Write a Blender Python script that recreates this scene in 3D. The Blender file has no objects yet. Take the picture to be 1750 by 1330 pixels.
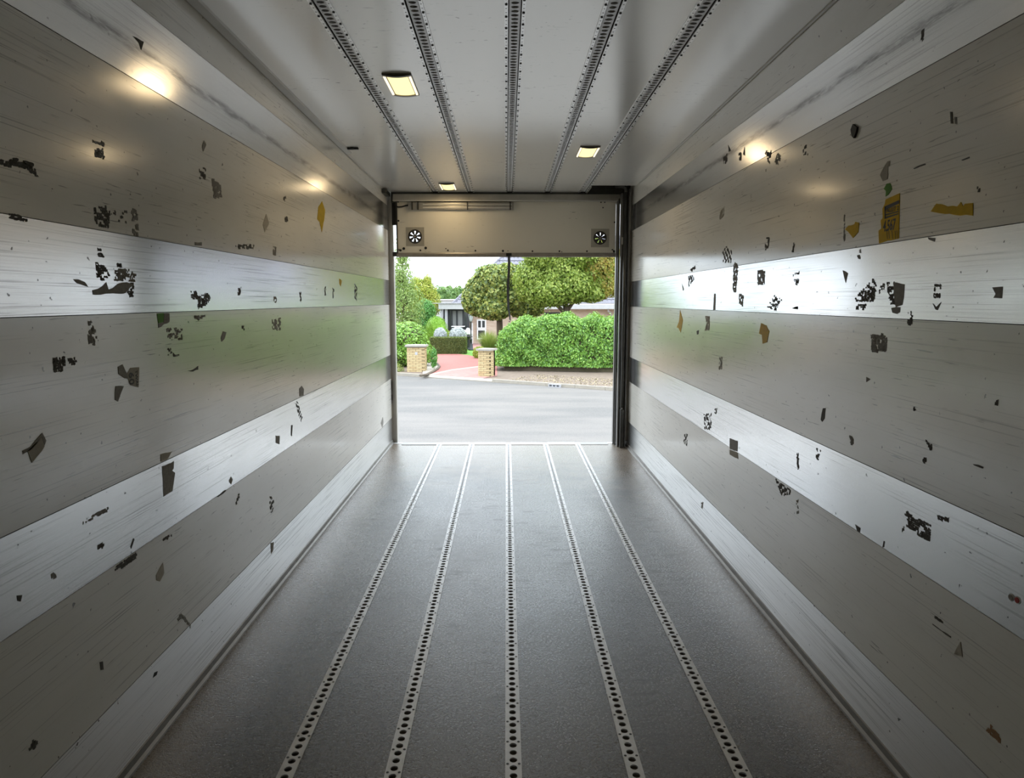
import bpy, bmesh, math, random
import numpy as np
from mathutils import Matrix, Vector

# ------------------------------------------------------------------ camera
S = bpy.context.scene
F, CX, CY = 1190.0, 875.0, 665.0            # focal length and centre for a 1750 x 1330 frame
PIT = math.atan((CY - 514.0) / F)
YAW = math.atan(10.0 * math.cos(PIT) / F)
CAM = np.array([-.022, 0.0, 1.503])
cd = bpy.data.cameras.new('camera'); cam = bpy.data.objects.new('camera', cd)
S.collection.objects.link(cam)
cd.sensor_width = 36.0; cd.lens = F / 1750.0 * 36.0; cd.clip_start = .02; cd.clip_end = 900
cam.location = CAM; cam.rotation_euler = (math.pi / 2 - PIT, 0, -YAW)
S.camera = cam

# ------------------------------------------------------------------ world: overcast sky (CIE overcast gradient)
SKY_ZENITH = 4.0
w = bpy.data.worlds.new('sky'); S.world = w; w.use_nodes = True
nt = w.node_tree; nt.nodes.clear()
def wn(t, **k):
    n = nt.nodes.new(t)
    for a, b in k.items(): setattr(n, a, b)
    return n
tc = wn('ShaderNodeTexCoord'); sx = wn('ShaderNodeSeparateXYZ'); nt.links.new(tc.outputs['Generated'], sx.inputs[0])
mx = wn('ShaderNodeMath', operation='MAXIMUM'); nt.links.new(sx.outputs[2], mx.inputs[0]); mx.inputs[1].default_value = 0
ma = wn('ShaderNodeMath', operation='MULTIPLY_ADD'); nt.links.new(mx.outputs[0], ma.inputs[0]); ma.inputs[1].default_value = 2 * SKY_ZENITH / 3; ma.inputs[2].default_value = SKY_ZENITH / 3
mp = wn('ShaderNodeMapping'); nt.links.new(tc.outputs['Generated'], mp.inputs[0]); mp.inputs['Scale'].default_value = (2.2, 2.2, 14)
nz = wn('ShaderNodeTexNoise'); nt.links.new(mp.outputs[0], nz.inputs[0]); nz.inputs['Scale'].default_value = 2.2; nz.inputs['Detail'].default_value = 5
cr = wn('ShaderNodeValToRGB'); nt.links.new(nz.outputs[0], cr.inputs[0])
cr.color_ramp.elements[0].position = .38; cr.color_ramp.elements[0].color = (.62, .75, .87, 1)
cr.color_ramp.elements[1].position = .62; cr.color_ramp.elements[1].color = (.93, .96, .98, 1)
bg = wn('ShaderNodeBackground'); nt.links.new(cr.outputs[0], bg.inputs[0]); nt.links.new(ma.outputs[0], bg.inputs[1])
wo = wn('ShaderNodeOutputWorld'); nt.links.new(bg.outputs[0], wo.inputs[0])

S.view_settings.view_transform = 'Standard'; S.view_settings.look = 'None'
S.view_settings.exposure = 0.90; S.view_settings.gamma = 1.0; S.view_settings.use_curve_mapping = False
S.cycles.max_bounces = 12; S.cycles.diffuse_bounces = 8; S.cycles.glossy_bounces = 6
S.cycles.sample_clamp_indirect = 6.0

# ------------------------------------------------------------------ pixel -> point on a real plane
_fw = np.array([math.sin(YAW) * math.cos(PIT), math.cos(YAW) * math.cos(PIT), -math.sin(PIT)])
_rt = np.array([math.cos(YAW), -math.sin(YAW), 0.0]); _up = np.cross(_rt, _fw)
def ray(u, v): return _fw + _rt * (u - CX) / F - _up * (v - CY) / F
def on_x(u, v, x): r = ray(u, v); return CAM + r * ((x - CAM[0]) / r[0])
def on_y(u, v, y): r = ray(u, v); return CAM + r * ((y - CAM[1]) / r[1])
def on_z(u, v, z): r = ray(u, v); return CAM + r * ((z - CAM[2]) / r[2])

HW = 1.235            # half the inner width of the body
Y0, Y1 = -0.9, 7.30   # front bulkhead, rear edge
GZ = -1.15            # road level below the load floor
def ceil_z(y): return 2.645 - .0105 * (y - 2.4)

rnd = random.Random(7); rng = np.random.default_rng(11)
C = S.collection

# ------------------------------------------------------------------ helpers
def tag(o, label=None, cat=None, group=None, kind=None):
    if label: o['label'] = label
    if cat: o['category'] = cat
    if group: o['group'] = group
    if kind: o['kind'] = kind
    return o
def empty(name, loc=(0, 0, 0), rz=0):
    o = bpy.data.objects.new(name, None); o.location = loc; o.rotation_euler = (0, 0, rz)
    o.empty_display_size = .1; C.objects.link(o); return o

class MB:
    def __init__(s): s.v = []; s.f = []
    def add(s, vs, fs):
        n = len(s.v); s.v += [tuple(map(float, p)) for p in vs]; s.f += [tuple(i + n for i in f) for f in fs]; return s
    def box(s, x0, x1, y0, y1, z0, z1):
        return s.add([(x0, y0, z0), (x1, y0, z0), (x1, y1, z0), (x0, y1, z0), (x0, y0, z1), (x1, y0, z1), (x1, y1, z1), (x0, y1, z1)],
                     [(0, 3, 2, 1), (4, 5, 6, 7), (0, 1, 5, 4), (1, 2, 6, 5), (2, 3, 7, 6), (3, 0, 4, 7)])
    def hexa(s, b, t):   # bottom quad, top quad
        return s.add(list(b) + list(t), [(3, 2, 1, 0), (4, 5, 6, 7), (0, 1, 5, 4), (1, 2, 6, 5), (2, 3, 7, 6), (3, 0, 4, 7)])
    def prism(s, poly, fn, d0, d1):   # poly in 2D, fn(a, b, d) -> 3D
        n = len(poly)
        vs = [fn(a, b, d0) for a, b in poly] + [fn(a, b, d1) for a, b in poly]
        return s.add(vs, [tuple(range(n))[::-1], tuple(range(n, 2 * n))] + [(i, (i + 1) % n, n + (i + 1) % n, n + i) for i in range(n)])
    def tube(s, pts, r, n=8, cap=True):
        pts = [Vector(p) for p in pts]; rs = r if isinstance(r, (list, tuple)) else [r] * len(pts); rings = []
        base = len(s.v)
        for i, p in enumerate(pts):
            t = (pts[min(i + 1, len(pts) - 1)] - pts[max(i - 1, 0)]).normalized()
            a = t.cross(Vector((0, 0, 1)) if abs(t.z) < .9 else Vector((1, 0, 0))).normalized(); b = t.cross(a)
            for k in range(n):
                q = p + (a * math.cos(2 * math.pi * k / n) + b * math.sin(2 * math.pi * k / n)) * rs[i]; s.v.append(tuple(q))
        for i in range(len(pts) - 1):
            for k in range(n):
                s.f.append((base + i * n + k, base + i * n + (k + 1) % n, base + (i + 1) * n + (k + 1) % n, base + (i + 1) * n + k))
        if cap:
            s.f.append(tuple(base + k for k in range(n))[::-1]); s.f.append(tuple(base + (len(pts) - 1) * n + k for k in range(n)))
        return s
    def disc(s, c, ax, r, h, n=10):   # short cylinder along unit vector ax
        ax = Vector(ax); c = Vector(c); return s.tube([c, c + ax * h], r, n)
    def lathe(s, prof, c=(0, 0, 0), n=12):
        base = len(s.v)
        for r, z in prof:
            for k in range(n):
                a = 2 * math.pi * k / n; s.v.append((c[0] + r * math.cos(a), c[1] + r * math.sin(a), c[2] + z))
        for i in range(len(prof) - 1):
            for k in range(n):
                s.f.append((base + i * n + k, base + i * n + (k + 1) % n, base + (i + 1) * n + (k + 1) % n, base + (i + 1) * n + k))
        s.f.append(tuple(base + k for k in range(n))[::-1]); s.f.append(tuple(base + (len(prof) - 1) * n + k for k in range(n)))
        return s
    def mesh(s, name, mat=None):
        m = bpy.data.meshes.new(name); m.from_pydata(s.v, [], s.f); m.validate()
        if mat: m.materials.append(mat)
        return m
    def build(s, name, mat, parent=None, smooth=False, bevel=0):
        m = s.mesh(name, mat)
        bm = bmesh.new(); bm.from_mesh(m); bmesh.ops.recalc_face_normals(bm, faces=bm.faces); bm.to_mesh(m); bm.free()
        return link(name, m, parent, smooth, bevel)
def link(name, m, parent=None, smooth=False, bevel=0):
    o = bpy.data.objects.new(name, m); C.objects.link(o)
    if parent:
        o.parent = parent
        # geometry is written in world space: undo the parent's placement
        o.matrix_parent_inverse = parent_matrix(parent).inverted()
    if smooth:
        m.polygons.foreach_set('use_smooth', [True] * len(m.polygons))
    if bevel:
        b = o.modifiers.new('bevel', 'BEVEL'); b.width = bevel; b.segments = 2; b.limit_method = 'ANGLE'
    return o
def parent_matrix(p):
    m = Matrix.Translation(p.location) @ p.rotation_euler.to_matrix().to_4x4()
    if p.parent: m = parent_matrix(p.parent) @ p.matrix_parent_inverse @ m
    return m

# ------------------------------------------------------------------ materials
class NT:
    def __init__(s, name):
        s.m = bpy.data.materials.new(name); s.m.use_nodes = True; s.t = s.m.node_tree; s.t.nodes.clear()
        s.out = s.t.nodes.new('ShaderNodeOutputMaterial'); s._tc = None
    def n(s, t, ins=None, **k):
        nd = s.t.nodes.new(t)
        for a, b in k.items(): setattr(nd, a, b)
        for a, b in (ins or {}).items(): s.set(nd.inputs[a], b)
        return nd
    def set(s, sock, val):
        if hasattr(val, 'is_linked') and hasattr(val, 'node'): s.t.links.new(val, sock)
        elif hasattr(val, 'outputs'): s.t.links.new(val.outputs[0], sock)
        else:
            if sock.type == 'RGBA' and len(val) == 3: val = (*val, 1)
            sock.default_value = val
    def obj(s, scale=(1, 1, 1), rot=(0, 0, 0)):
        if s._tc is None: s._tc = s.n('ShaderNodeTexCoord')
        return s.n('ShaderNodeMapping', {'Vector': s._tc.outputs['Object'], 'Scale': scale, 'Rotation': rot})
    def noise(s, scale, vec=None, detail=4, rough=.55, dist=0):
        return s.n('ShaderNodeTexNoise', {'Vector': vec or s.obj(), 'Scale': scale, 'Detail': detail, 'Roughness': rough, 'Distortion': dist}).outputs[0]
    def ramp(s, fac, stops):
        r = s.n('ShaderNodeValToRGB', {'Fac': fac}); e = r.color_ramp.elements
        while len(e) < len(stops): e.new(.5)
        for i, (p, c) in enumerate(stops):
            e[i].position = p; e[i].color = (c, c, c, 1) if isinstance(c, (int, float)) else (*c, 1)
        return r.outputs[0]
    def math(s, op, a, b=0.0, c=None, clamp=False):
        i = {0: a, 1: b}
        if c is not None: i[2] = c
        return s.n('ShaderNodeMath', i, operation=op, use_clamp=clamp).outputs[0]
    def mix(s, fac, a, b):
        m = s.n('ShaderNodeMix', data_type='RGBA'); s.set(m.inputs[0], fac); s.set(m.inputs[6], a); s.set(m.inputs[7], b); return m.outputs[2]
    def bump(s, h, strength=.2, dist=.01):
        return s.n('ShaderNodeBump', {'Height': h, 'Strength': strength, 'Distance': dist}).outputs[0]
    def bsdf(s, col, rough=.5, metal=0, normal=None, spec=.5, **k):
        b = s.n('ShaderNodeBsdfPrincipled', {'Base Color': col, 'Roughness': rough, 'Metallic': metal, 'Specular IOR Level': spec})
        if normal is not None: s.set(b.inputs['Normal'], normal)
        for a, v in k.items(): s.set(b.inputs[a], v)
        s.t.links.new(b.outputs[0], s.out.inputs[0]); return s.m
def plain(name, col, rough=.5, metal=0, vary=.12, scale=6, spec=.5):
    t = NT(name); n = t.noise(scale)
    c = t.mix(n, tuple(x * (1 - vary) for x in col), tuple(min(1, x * (1 + vary)) for x in col))
    return t.bsdf(c, rough, metal, spec=spec)

M = {}
# --- painted wall panels: glossy off-white, horizontal rub marks, nicks
def wall_paint(name, col, dirt=1.0):
    t = NT(name)
    lines = t.noise(1.0, t.obj((30, 1.3, 170)), 3, .6)             # long thin scrapes along the body
    lines_m = t.ramp(lines, [(.575, 0), (.66, 1)])
    where = t.ramp(t.noise(1.6, t.obj((1, .7, 1.4)), 4), [(.42, 0), (.62, 1)])
    lines_f = t.math('MULTIPLY', lines_m, where)
    short = t.noise(1.0, t.obj((30, 7, 120)), 2, .5)
    short_m = t.math('MULTIPLY', t.ramp(short, [(.655, 0), (.70, 1)]), t.ramp(t.noise(3.1, t.obj((1, 1, 1))), [(.46, 0), (.56, 1)]))
    nick = t.noise(1.0, t.obj((30, 42, 42)), 2, .5)
    nick_m = t.ramp(nick, [(.715, 0), (.745, 1)])
    smudge = t.ramp(t.noise(2.2, t.obj((1, .6, 2.5)), 6, .65), [(.4, 0), (.75, 1)])
    f = t.math('MULTIPLY', lines_f, .55 * dirt)
    base = t.mix(t.math('MULTIPLY', smudge, .30), col, (col[0] * .72, col[1] * .70, col[2] * .66))
    c = t.mix(f, base, (.10, .095, .085))
    c = t.mix(t.math('MULTIPLY', short_m, .5 * dirt), c, (.05, .048, .045))
    c = t.mix(t.math('MULTIPLY', nick_m, .8), c, (.04, .038, .035))
    h = t.math('MULTIPLY_ADD', t.noise(3.0, t.obj((1, 1, 1)), 2), .35, t.math('MULTIPLY', t.noise(900, t.obj((1, .15, 1)), 1), .004))
    rough = t.math('MULTIPLY_ADD', smudge, .10, .15)
    return t.bsdf(c, rough, 0, t.bump(h, .10, .02), .5, IOR=2.2)
M['panel'] = wall_paint('wall_panel_paint', (.87, .85, .785))
M['ceiling'] = None
# --- brushed aluminium rub strips
def alu(name, col, rough=.13, dirt=1.0, streak=None):
    t = NT(name)
    brush = t.noise(1.0, t.obj((60, 2.0, 520)), 3, .6)
    lines = t.ramp(t.noise(1.0, t.obj((30, 1.0, 150)), 3, .6), [(.56, 0), (.66, 1)])
    where = t.ramp(t.noise(1.5, t.obj((1, .8, 1)), 4), [(.45, 0), (.65, 1)])
    lf = t.math('MULTIPLY', lines, where)
    nick = t.ramp(t.noise(1.0, t.obj((30, 38, 44)), 2), [(.70, 0), (.735, 1)])
    cloud = t.noise(2.0, t.obj((1, .5, 1.5)), 5, .6)
    c = t.mix(brush, tuple(x * .86 for x in col), tuple(min(1, x * 1.1) for x in col))
    c = t.mix(t.math('MULTIPLY', t.ramp(cloud, [(.4, 0), (.7, 1)]), .25), c, tuple(x * .7 for x in col))
    hair = t.math('MULTIPLY', t.ramp(t.noise(1.0, t.obj((40, 1.6, 300), (.03, 0, 0)), 3, .6), [(.58, 0), (.66, 1)]), t.ramp(t.noise(1.2, t.obj((1, .6, 2)), 4), [(.36, 0), (.56, 1)]))
    c = t.mix(t.math('MULTIPLY', hair, .6 * dirt), c, (.16, .16, .16))
    c = t.mix(t.math('MULTIPLY', lf, .7 * dirt), c, (.09, .09, .09))
    c = t.mix(t.math('MULTIPLY', nick, .8 * dirt), c, (.05, .05, .05))
    if streak:
        spz = t.n('ShaderNodeSeparateXYZ', {0: t.obj()}); dz = t.math('ABSOLUTE', t.math('SUBTRACT', t.math('ADD', spz.outputs[2], t.math('MULTIPLY', t.noise(6, t.obj((1, .6, 1)), 4, .7), .03)), streak + .015))
        band = t.math('MULTIPLY', t.ramp(dz, [(.006, 1), (.026, 0)]), t.ramp(t.noise(14, t.obj((1, .5, 3)), 4, .7), [(.36, 0), (.6, 1)]))
        c = t.mix(t.math('MULTIPLY', band, .65), c, (.10, .10, .105))
    r = t.math('MULTIPLY_ADD', cloud, .12, rough)
    h = t.math('MULTIPLY_ADD', t.noise(4.0, t.obj(), 2), .3, t.math('MULTIPLY', brush, .03))
    tg = t.n('ShaderNodeCombineXYZ', {0: 0, 1: 0, 2: 1})
    return t.bsdf(c, r, .9, t.bump(h, .05, .02), .5, Anisotropic=.8, Tangent=tg)
M['alu'] = alu('brushed_aluminium', (.86, .865, .87))
M['alu_kick'] = alu('scuffed_kick_aluminium', (.86, .865, .87), .24, 1.1)
M['alu_top'] = alu('dull_top_aluminium', (.86, .865, .87), .14, .5, 2.325)
# --- ceiling
t = NT('ceiling_paint')
sc1 = t.ramp(t.noise(1.0, t.obj((26, 70, 26)), 2), [(.70, 0), (.74, 1)])
sc2 = t.ramp(t.noise(1.0, t.obj((9, 60, 9), (0, 0, .2)), 3, .6), [(.66, 0), (.71, 1)])
wh = t.ramp(t.noise(1.1, t.obj(), 3), [(.42, 0), (.6, 1)])
c = t.mix(t.math('MULTIPLY', t.noise(1.8, t.obj(), 5), .35), (.88, .87, .83), (.76, .745, .70))
c = t.mix(t.math('MULTIPLY', t.math('MAXIMUM', sc1, t.math('MULTIPLY', sc2, .6)), t.math('MULTIPLY', wh, .8)), c, (.10, .10, .10))
hh = t.math('MULTIPLY_ADD', t.noise(5.0, t.obj((1, .5, 1)), 2), .3, t.math('MULTIPLY', t.noise(120, t.obj((.4, 1, 1)), 2), .02))
M['ceiling'] = t.bsdf(c, .20, .28, t.bump(hh, .10, .02), .5, IOR=2.3)
# --- anti-slip load floor
t = NT('anti_slip_floor')
big = t.noise(1.3, t.obj((1, .7, 1)), 6, .65)
tread = t.math('MULTIPLY', t.ramp(t.noise(1.0, t.obj((4.5, 17, 1)), 5, .7), [(.52, 0), (.68, 1)]), t.ramp(t.noise(1.7, t.obj((1.6, .8, 1)), 4, .65), [(.46, 0), (.60, 1)]))
grit = t.noise(95, t.obj(), 3, .75)
c = t.mix(t.ramp(big, [(.38, 0), (.62, 1)]), (.022, .0215, .0215), (.085, .079, .071))
c = t.mix(t.math('MULTIPLY', tread, .6), c, (.024, .023, .023))
# dust carried in: towards the doorway and along both walls
tcn = t.obj(); sp = t.n('ShaderNodeSeparateXYZ', {0: tcn})
edge = t.ramp(t.math('ABSOLUTE', sp.outputs[0]), [(.86, 0), (1.0, 1)])
edge = t.ramp(t.math('ADD', t.math('MULTIPLY', t.math('ABSOLUTE', sp.outputs[0]), .8), t.math('MULTIPLY', t.noise(7, None, 5, .7), .25)), [(.86, 0), (1.08, .8)])
rear = t.ramp(t.math('ADD', t.math('MULTIPLY', sp.outputs[1], .12), t.math('MULTIPLY', t.noise(3.5, None, 6, .7), .45)), [(.86, 0), (1.14, .85)])
c = t.mix(t.math('MULTIPLY', t.math('MAXIMUM', edge, rear), .8), c, (.26, .205, .15))
c = t.mix(t.math('MULTIPLY', t.ramp(grit, [(.5, 0), (.66, 1)]), .6), c, (.16, .155, .147))
c = t.mix(t.math('MULTIPLY', t.ramp(grit, [(.36, 1), (.46, 0)]), .7), c, (.012, .012, .012))
h = t.math('ADD', grit, t.math('MULTIPLY', t.noise(240, t.obj(), 2), .4))
wet = t.ramp(t.noise(1.1, t.obj((1, .6, 1), (0, 0, .3)), 4), [(.35, .17), (.7, .30)])
wet = t.math('MULTIPLY_ADD', t.ramp(grit, [(.4, 0), (.62, 1)]), .16, wet)
wet = t.math('MULTIPLY_ADD', tread, .12, wet)
M['floor'] = t.bsdf(c, wet, 0, t.bump(h, .35, .004), .5, IOR=1.72)
M['rail'] = None
t = NT('galvanised_rail')
n = t.noise(30, None, 4); n2 = t.ramp(t.noise(9, t.obj((1, .6, 1)), 5, .7), [(.55, 0), (.72, 1)])
c = t.mix(n, (.64, .65, .66), (.78, .79, .80)); c = t.mix(t.math('MULTIPLY', n2, .4), c, (.20, .19, .17))
M['rail'] = t.bsdf(c, .42, .25, t.bump(n, .05, .002), .5)
M['flange'] = plain('bright_rail_flange', (.86, .86, .85), .3, .55, .08, 30)
M['rail_dark'] = plain('rail_channel_dark_grey', (.16, .15, .14), .8, 0, .3, 40)  # channel under the holes, darker grey than the rail plate
M['screw'] = plain('dark_screw', (.02, .02, .02), .5, .3)
M['trim'] = plain('scuffed_angle_trim', (.26, .25, .235), .45, .4, .35, 14)
M['edge_trim'] = plain('corner_profile', (.60, .585, .54), .35, 0, .1, 5)
M['black'] = plain('black_rubber_and_slot_shade', (.012, .012, .012), .6)
M['post'] = plain('dark_guide_steel', (.085, .085, .08), .3, .75, .3, 18)
M['post_light'] = plain('worn_guide_steel', (.24, .24, .235), .35, .7, .25, 18)
t = NT('door_panel_paint')
sc = t.math('MULTIPLY', t.ramp(t.noise(1.0, t.obj((10, 10, 60), (0, .6, 0)), 3), [(.67, 0), (.72, 1)]), t.ramp(t.noise(2.5, None, 2), [(.5, 0), (.6, 1)]))
c = t.mix(t.noise(2.5, None, 5), (.72, .69, .60), (.80, .77, .67)); c = t.mix(t.math('MULTIPLY', sc, .55), c, (.12, .11, .09))
M['door_paint'] = t.bsdf(c, .3)
M['door_rail'] = plain('door_bottom_rail', (.33, .31, .28), .4, .5, .3, 20)
M['vent_plate'] = plain('vent_plate_grey', (.42, .40, .34), .45, .2, .15, 12)
M['vent_disc'] = plain('vent_disc_dark', (.05, .048, .045), .5, .3)
M['tube'] = plain('tube_lamp_aluminium', (.40, .385, .35), .35, .5, .25, 30)
M['strap'] = plain('grey_webbing', (.10, .105, .11), .8, 0, .3, 40)
M['grey_scrap'] = plain('grey_adhesive_residue', (.33, .32, .295), .8, 0, .4, 90, .15)
M['dark_scrap'] = plain('dark_adhesive_residue', (.135, .13, .12), .8, 0, .5, 90, .15)
M['beige_scrap'] = plain('beige_paper_residue', (.46, .43, .365), .8, 0, .22, 60, .15)
M['yellow'] = plain('yellow_sticker', (.74, .47, .02), .65, 0, .18, 40, .15)
M['gold'] = plain('crumpled_gold_sticker', (.60, .38, .02), .6, 0, .4, 90, .15)
M['green_s'] = plain('green_sticker', (.13, .31, .06), .65, 0, .2, 40, .15)
M['ink'] = plain('sticker_ink', (.02, .016, .012), .6)
M['orange'] = plain('orange_marker', (.9, .38, .03), .45)
M['red'] = plain('red_plastic', (.45, .04, .03), .4)
M['rust'] = plain('orange_stain', (.34, .19, .09), .7, 0, .35, 60)
M['white'] = plain('white_paint', (.78, .78, .77), .45)
M['lamp_frame'] = plain('lamp_frame_grey', (.22, .205, .175), .4, .2)
M['lamp_cap'] = plain('lamp_end_cap', (.055, .048, .038), .4, .1)
def emit(name, a, b, strength, scale):
    t = NT(name); n = t.n('ShaderNodeTexWave', {'Vector': t.obj(), 'Scale': scale, 'Distortion': .3}, bands_direction='X')
    e = t.n('ShaderNodeEmission', {'Color': t.mix(n.outputs[0], a, b), 'Strength': strength}); t.t.links.new(e.outputs[0], t.out.inputs[0]); return t.m
LAMP = 1.0; LAMP_W = 1.05
M['lamp_lens'] = emit('lit_lamp_lens', (1, .80, .36), (1, .72, .28), LAMP, 90)
M['lamp_side'] = emit('lit_lamp_edge', (1, .88, .66), (1, .82, .55), LAMP * .85, 60)

# ================================================================== LOAD BODY
FR = [-.727, -.385, 0.0, .391, .731]           # floor rails
CR = [-.737, -.383, .014, .398, .755]          # ceiling rails
PITCH = .0383
# floor
mb = MB(); xs = [-HW - .05] + [x + d for x in FR for d in (-.0215, .0215)] + [HW + .05]
for i in range(0, len(xs), 2): mb.box(xs[i], xs[i + 1], Y0 - .05, Y1 - .05, -.05, 0)
mb.box(-HW - .05, HW + .05, Y0 - .05, Y1 - .05, -.09, -.05)
tag(mb.build('floor', M['floor']), kind='structure')
# ceiling (drops slightly to the rear) with slots for the rails; a recess by the rear right corner
mb = MB(); xs = [-HW - .05] + [x + d for x in CR for d in (-.0395, .0395)] + [HW + .05]
def cslab(x0, x1, y0, y1):
    z0, z1 = ceil_z(y0), ceil_z(y1)
    mb.hexa([(x0, y0, z0), (x1, y0, z0), (x1, y1, z1), (x0, y1, z1)], [(x0, y0, z0 + .04), (x1, y0, z0 + .04), (x1, y1, z1 + .04), (x0, y1, z1 + .04)])
for i in range(0, len(xs) - 2, 2): cslab(xs[i], xs[i + 1], Y0 - .05, Y1)
cslab(xs[-2], HW + .05, Y0 - .05, 6.86)
mb.box(-HW - .05, HW + .05, Y0 - .05, Y1 + .06, 2.76, 2.80)
tag(mb.build('ceiling', M['ceiling']), kind='structure')
mb = MB(); mb.box(-HW - .05, HW + .05, Y0 - .05, Y0, -.05, 2.78)
tag(mb.build('wall_front', M['panel']), kind='structure')
# side walls: backing, panels, strips
BANDS = {'left': [(0, .270), (.690, .938), (1.462, 1.712), (2.220, 2.468)], 'right': [(0, .268), (.684, .934), (1.445, 1.692), (2.195, 2.441)]}
WEND = {'left': 7.34, 'right': 7.22}
for side, sg in (('left', -1), ('right', 1)):
    yb = WEND[side]
    def wb(z0, z1, y0, y1, d0, d1):
        return MB().box(min(sg * (HW + d0), sg * (HW + d1)), max(sg * (HW + d0), sg * (HW + d1)), y0, y1, z0, z1)
    wl = tag(wb(-.09, 2.80, Y0 - .05, Y1 + .06, .006, .06).build('wall_' + side, M['black']), kind='structure')
    b = BANDS[side]; g = .0012
    zs = [b[0][1], b[1][0], b[1][1], b[2][0], b[2][1], b[3][0], b[3][1], 2.72]
    for k in range(0, 8, 2): wb(zs[k] + g, zs[k + 1] - g, Y0, yb, 0, .006).build('panel', M['panel'], wl)
    seam = {'left': 5.1, 'right': 4.72}[side]
    for k, (z0, z1) in enumerate(b):
        mat = M['alu_kick'] if k == 0 else M['alu_top'] if k == 3 else M['alu']
        for y0, y1 in ((Y0, seam - .0006), (seam + .0006, yb)):
            wb(z0 + (g if k else -.02), z1 - g, y0, y1, -.0006, .006).build('rub_strip', mat, wl)
    # angle along the floor
    bs = MB(); prof = [(.0, .0), (.020, .0), (.018, .006), (.008, .012), (.006, .034), (.0, .036)]
    bs.prism(prof, lambda a, z, y: (sg * (HW - a), y, z), Y0, yb - .02)
    tag(bs.build('baseboard_' + side, M['trim']), kind='structure')
    # corner cove at the ceiling
    ct = MB(); n = 10
    zc0, zc1 = ceil_z(Y0), ceil_z(yb)
    if side == 'left':
        y_mid = 5.45
        for (a, bb, wd) in ((Y0, y_mid, .05), (y_mid, yb - .02, .012)):
            za, zb = ceil_z(a), ceil_z(bb)
            pr = [(0, 0), (wd, 0), (wd - .006, -.007), (.006, -.012)]
            vs = [(sg * (HW - p), a, za + q) for p, q in pr] + [(sg * (HW - p), bb, zb + q) for p, q in pr]
            ct.add(vs, [(3, 2, 1, 0), (4, 5, 6, 7)] + [(i, (i + 1) % 4, 4 + (i + 1) % 4, 4 + i) for i in range(4)])
    else:
        pr = [(0, 0), (.012, 0), (.010, -.006), (.003, -.010)]
        vs = [(sg * (HW - p), Y0, zc0 + q) for p, q in pr] + [(sg * (HW - p), 6.86, ceil_z(6.86) + q) for p, q in pr]
        ct.add(vs, [(3, 2, 1, 0), (4, 5, 6, 7)] + [(i, (i + 1) % 4, 4 + (i + 1) % 4, 4 + i) for i in range(4)])
    tag(ct.build('trim_1' if side == 'left' else 'trim_2', M['edge_trim']), kind='structure')

# ---------------- perforated rails
def hole_strip(mb, x0, x1, ya, n, pitch, rx, ry, ztop, zbot, seg=12):
    """n cells along y, each a plate cell with a through hole of radii rx, ry"""
    xc = (x0 + x1) / 2; hx = (x1 - x0) / 2; hy = pitch / 2
    out = []; inn = []
    for k in range(seg):
        a = 2 * math.pi * (k + .5) / seg; ca, sa = math.cos(a), math.sin(a)
        q = min(hx / abs(ca) if abs(ca) > 1e-6 else 9, hy / abs(sa) if abs(sa) > 1e-6 else 9)
        out.append((ca * q, sa * q)); inn.append((ca * rx, sa * ry))
    # snap the four outer points nearest the corners on to them
    for sxx in (-1, 1):
        for syy in (-1, 1):
            j = min(range(seg), key=lambda i: (out[i][0] - sxx * hx) ** 2 + (out[i][1] - syy * hy) ** 2); out[j] = (sxx * hx, syy * hy)
    for c in range(n):
        yc = ya + (c + .5) * pitch
        vs = [(xc + a, yc + b, ztop(yc + b)) for a, b in out] + [(xc + a, yc + b, ztop(yc + b)) for a, b in inn] + [(xc + a, yc + b, zbot(yc + b)) for a, b in inn]
        fs = [(i, (i + 1) % seg, seg + (i + 1) % seg, seg + i) for i in range(seg)] + [(seg + i, seg + (i + 1) % seg, 2 * seg + (i + 1) % seg, 2 * seg + i) for i in range(seg)]
        mb.add(vs, fs)
NC = int((Y1 - .03 - (Y0 + .05)) / PITCH)
flabels = ['perforated metal rail in the floor, closest to the wall with the torn beige tape',
           'perforated metal floor rail between the middle rail and the wall with torn beige tape',
           'middle perforated metal rail running down the centre of the floor',
           'perforated metal floor rail between the middle rail and the yellow-stickered wall',
           'perforated metal rail in the floor, closest to the wall with the PALLET sticker']
ya = Y1 - .03 - NC * PITCH
for i, x in enumerate(FR):
    e = tag(empty('floor_rail', (x, Y0, 0)), flabels[i], 'rail', 'perforated rails in the load floor')
    p = MB(); hole_strip(p, x - .0262, x + .0262, ya, NC, PITCH, .0127, .0127, lambda y: .0035, lambda y: -.002)
    for s in (-1, 1): p.box(x + s * .0262 - .0006, x + s * .0262 + .0006, ya, Y1 - .03, -.001, .0034)
    p.build('plate', M['rail'], e)
    ch = MB(); ch.box(x - .021, x + .021, ya, Y1 - .05, -.046, -.040); ch.box(x - .021, x - .0195, ya, Y1 - .05, -.04, -.001); ch.box(x + .0195, x + .021, ya, Y1 - .05, -.04, -.001)
    ch.build('channel', M['rail_dark'], e)
    sc_ = MB(); off = i % 3
    for k in range(off, NC, 3):
        for s in (-1, 1): sc_.disc((x + s * .0188, ya + k * PITCH, .0025), (0, 0, 1), .0048, .0016, 8)
    tag(sc_.build('screw_row', M['screw'], e), kind='stuff')
clabels = ['slotted metal ceiling rail beside the lamp pair, closest to the wall with beige tape',
           'slotted ceiling rail between the middle rail and the row of two lamps',
           'middle slotted metal rail running down the centre of the ceiling',
           'slotted ceiling rail between the middle rail and the single lamp',
           'slotted ceiling rail beside the single lamp, closest to the wall with the PALLET sticker']
NCc = int((7.24 - (Y0 + .05)) / PITCH); yc0 = 7.24 - NCc * PITCH
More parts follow.
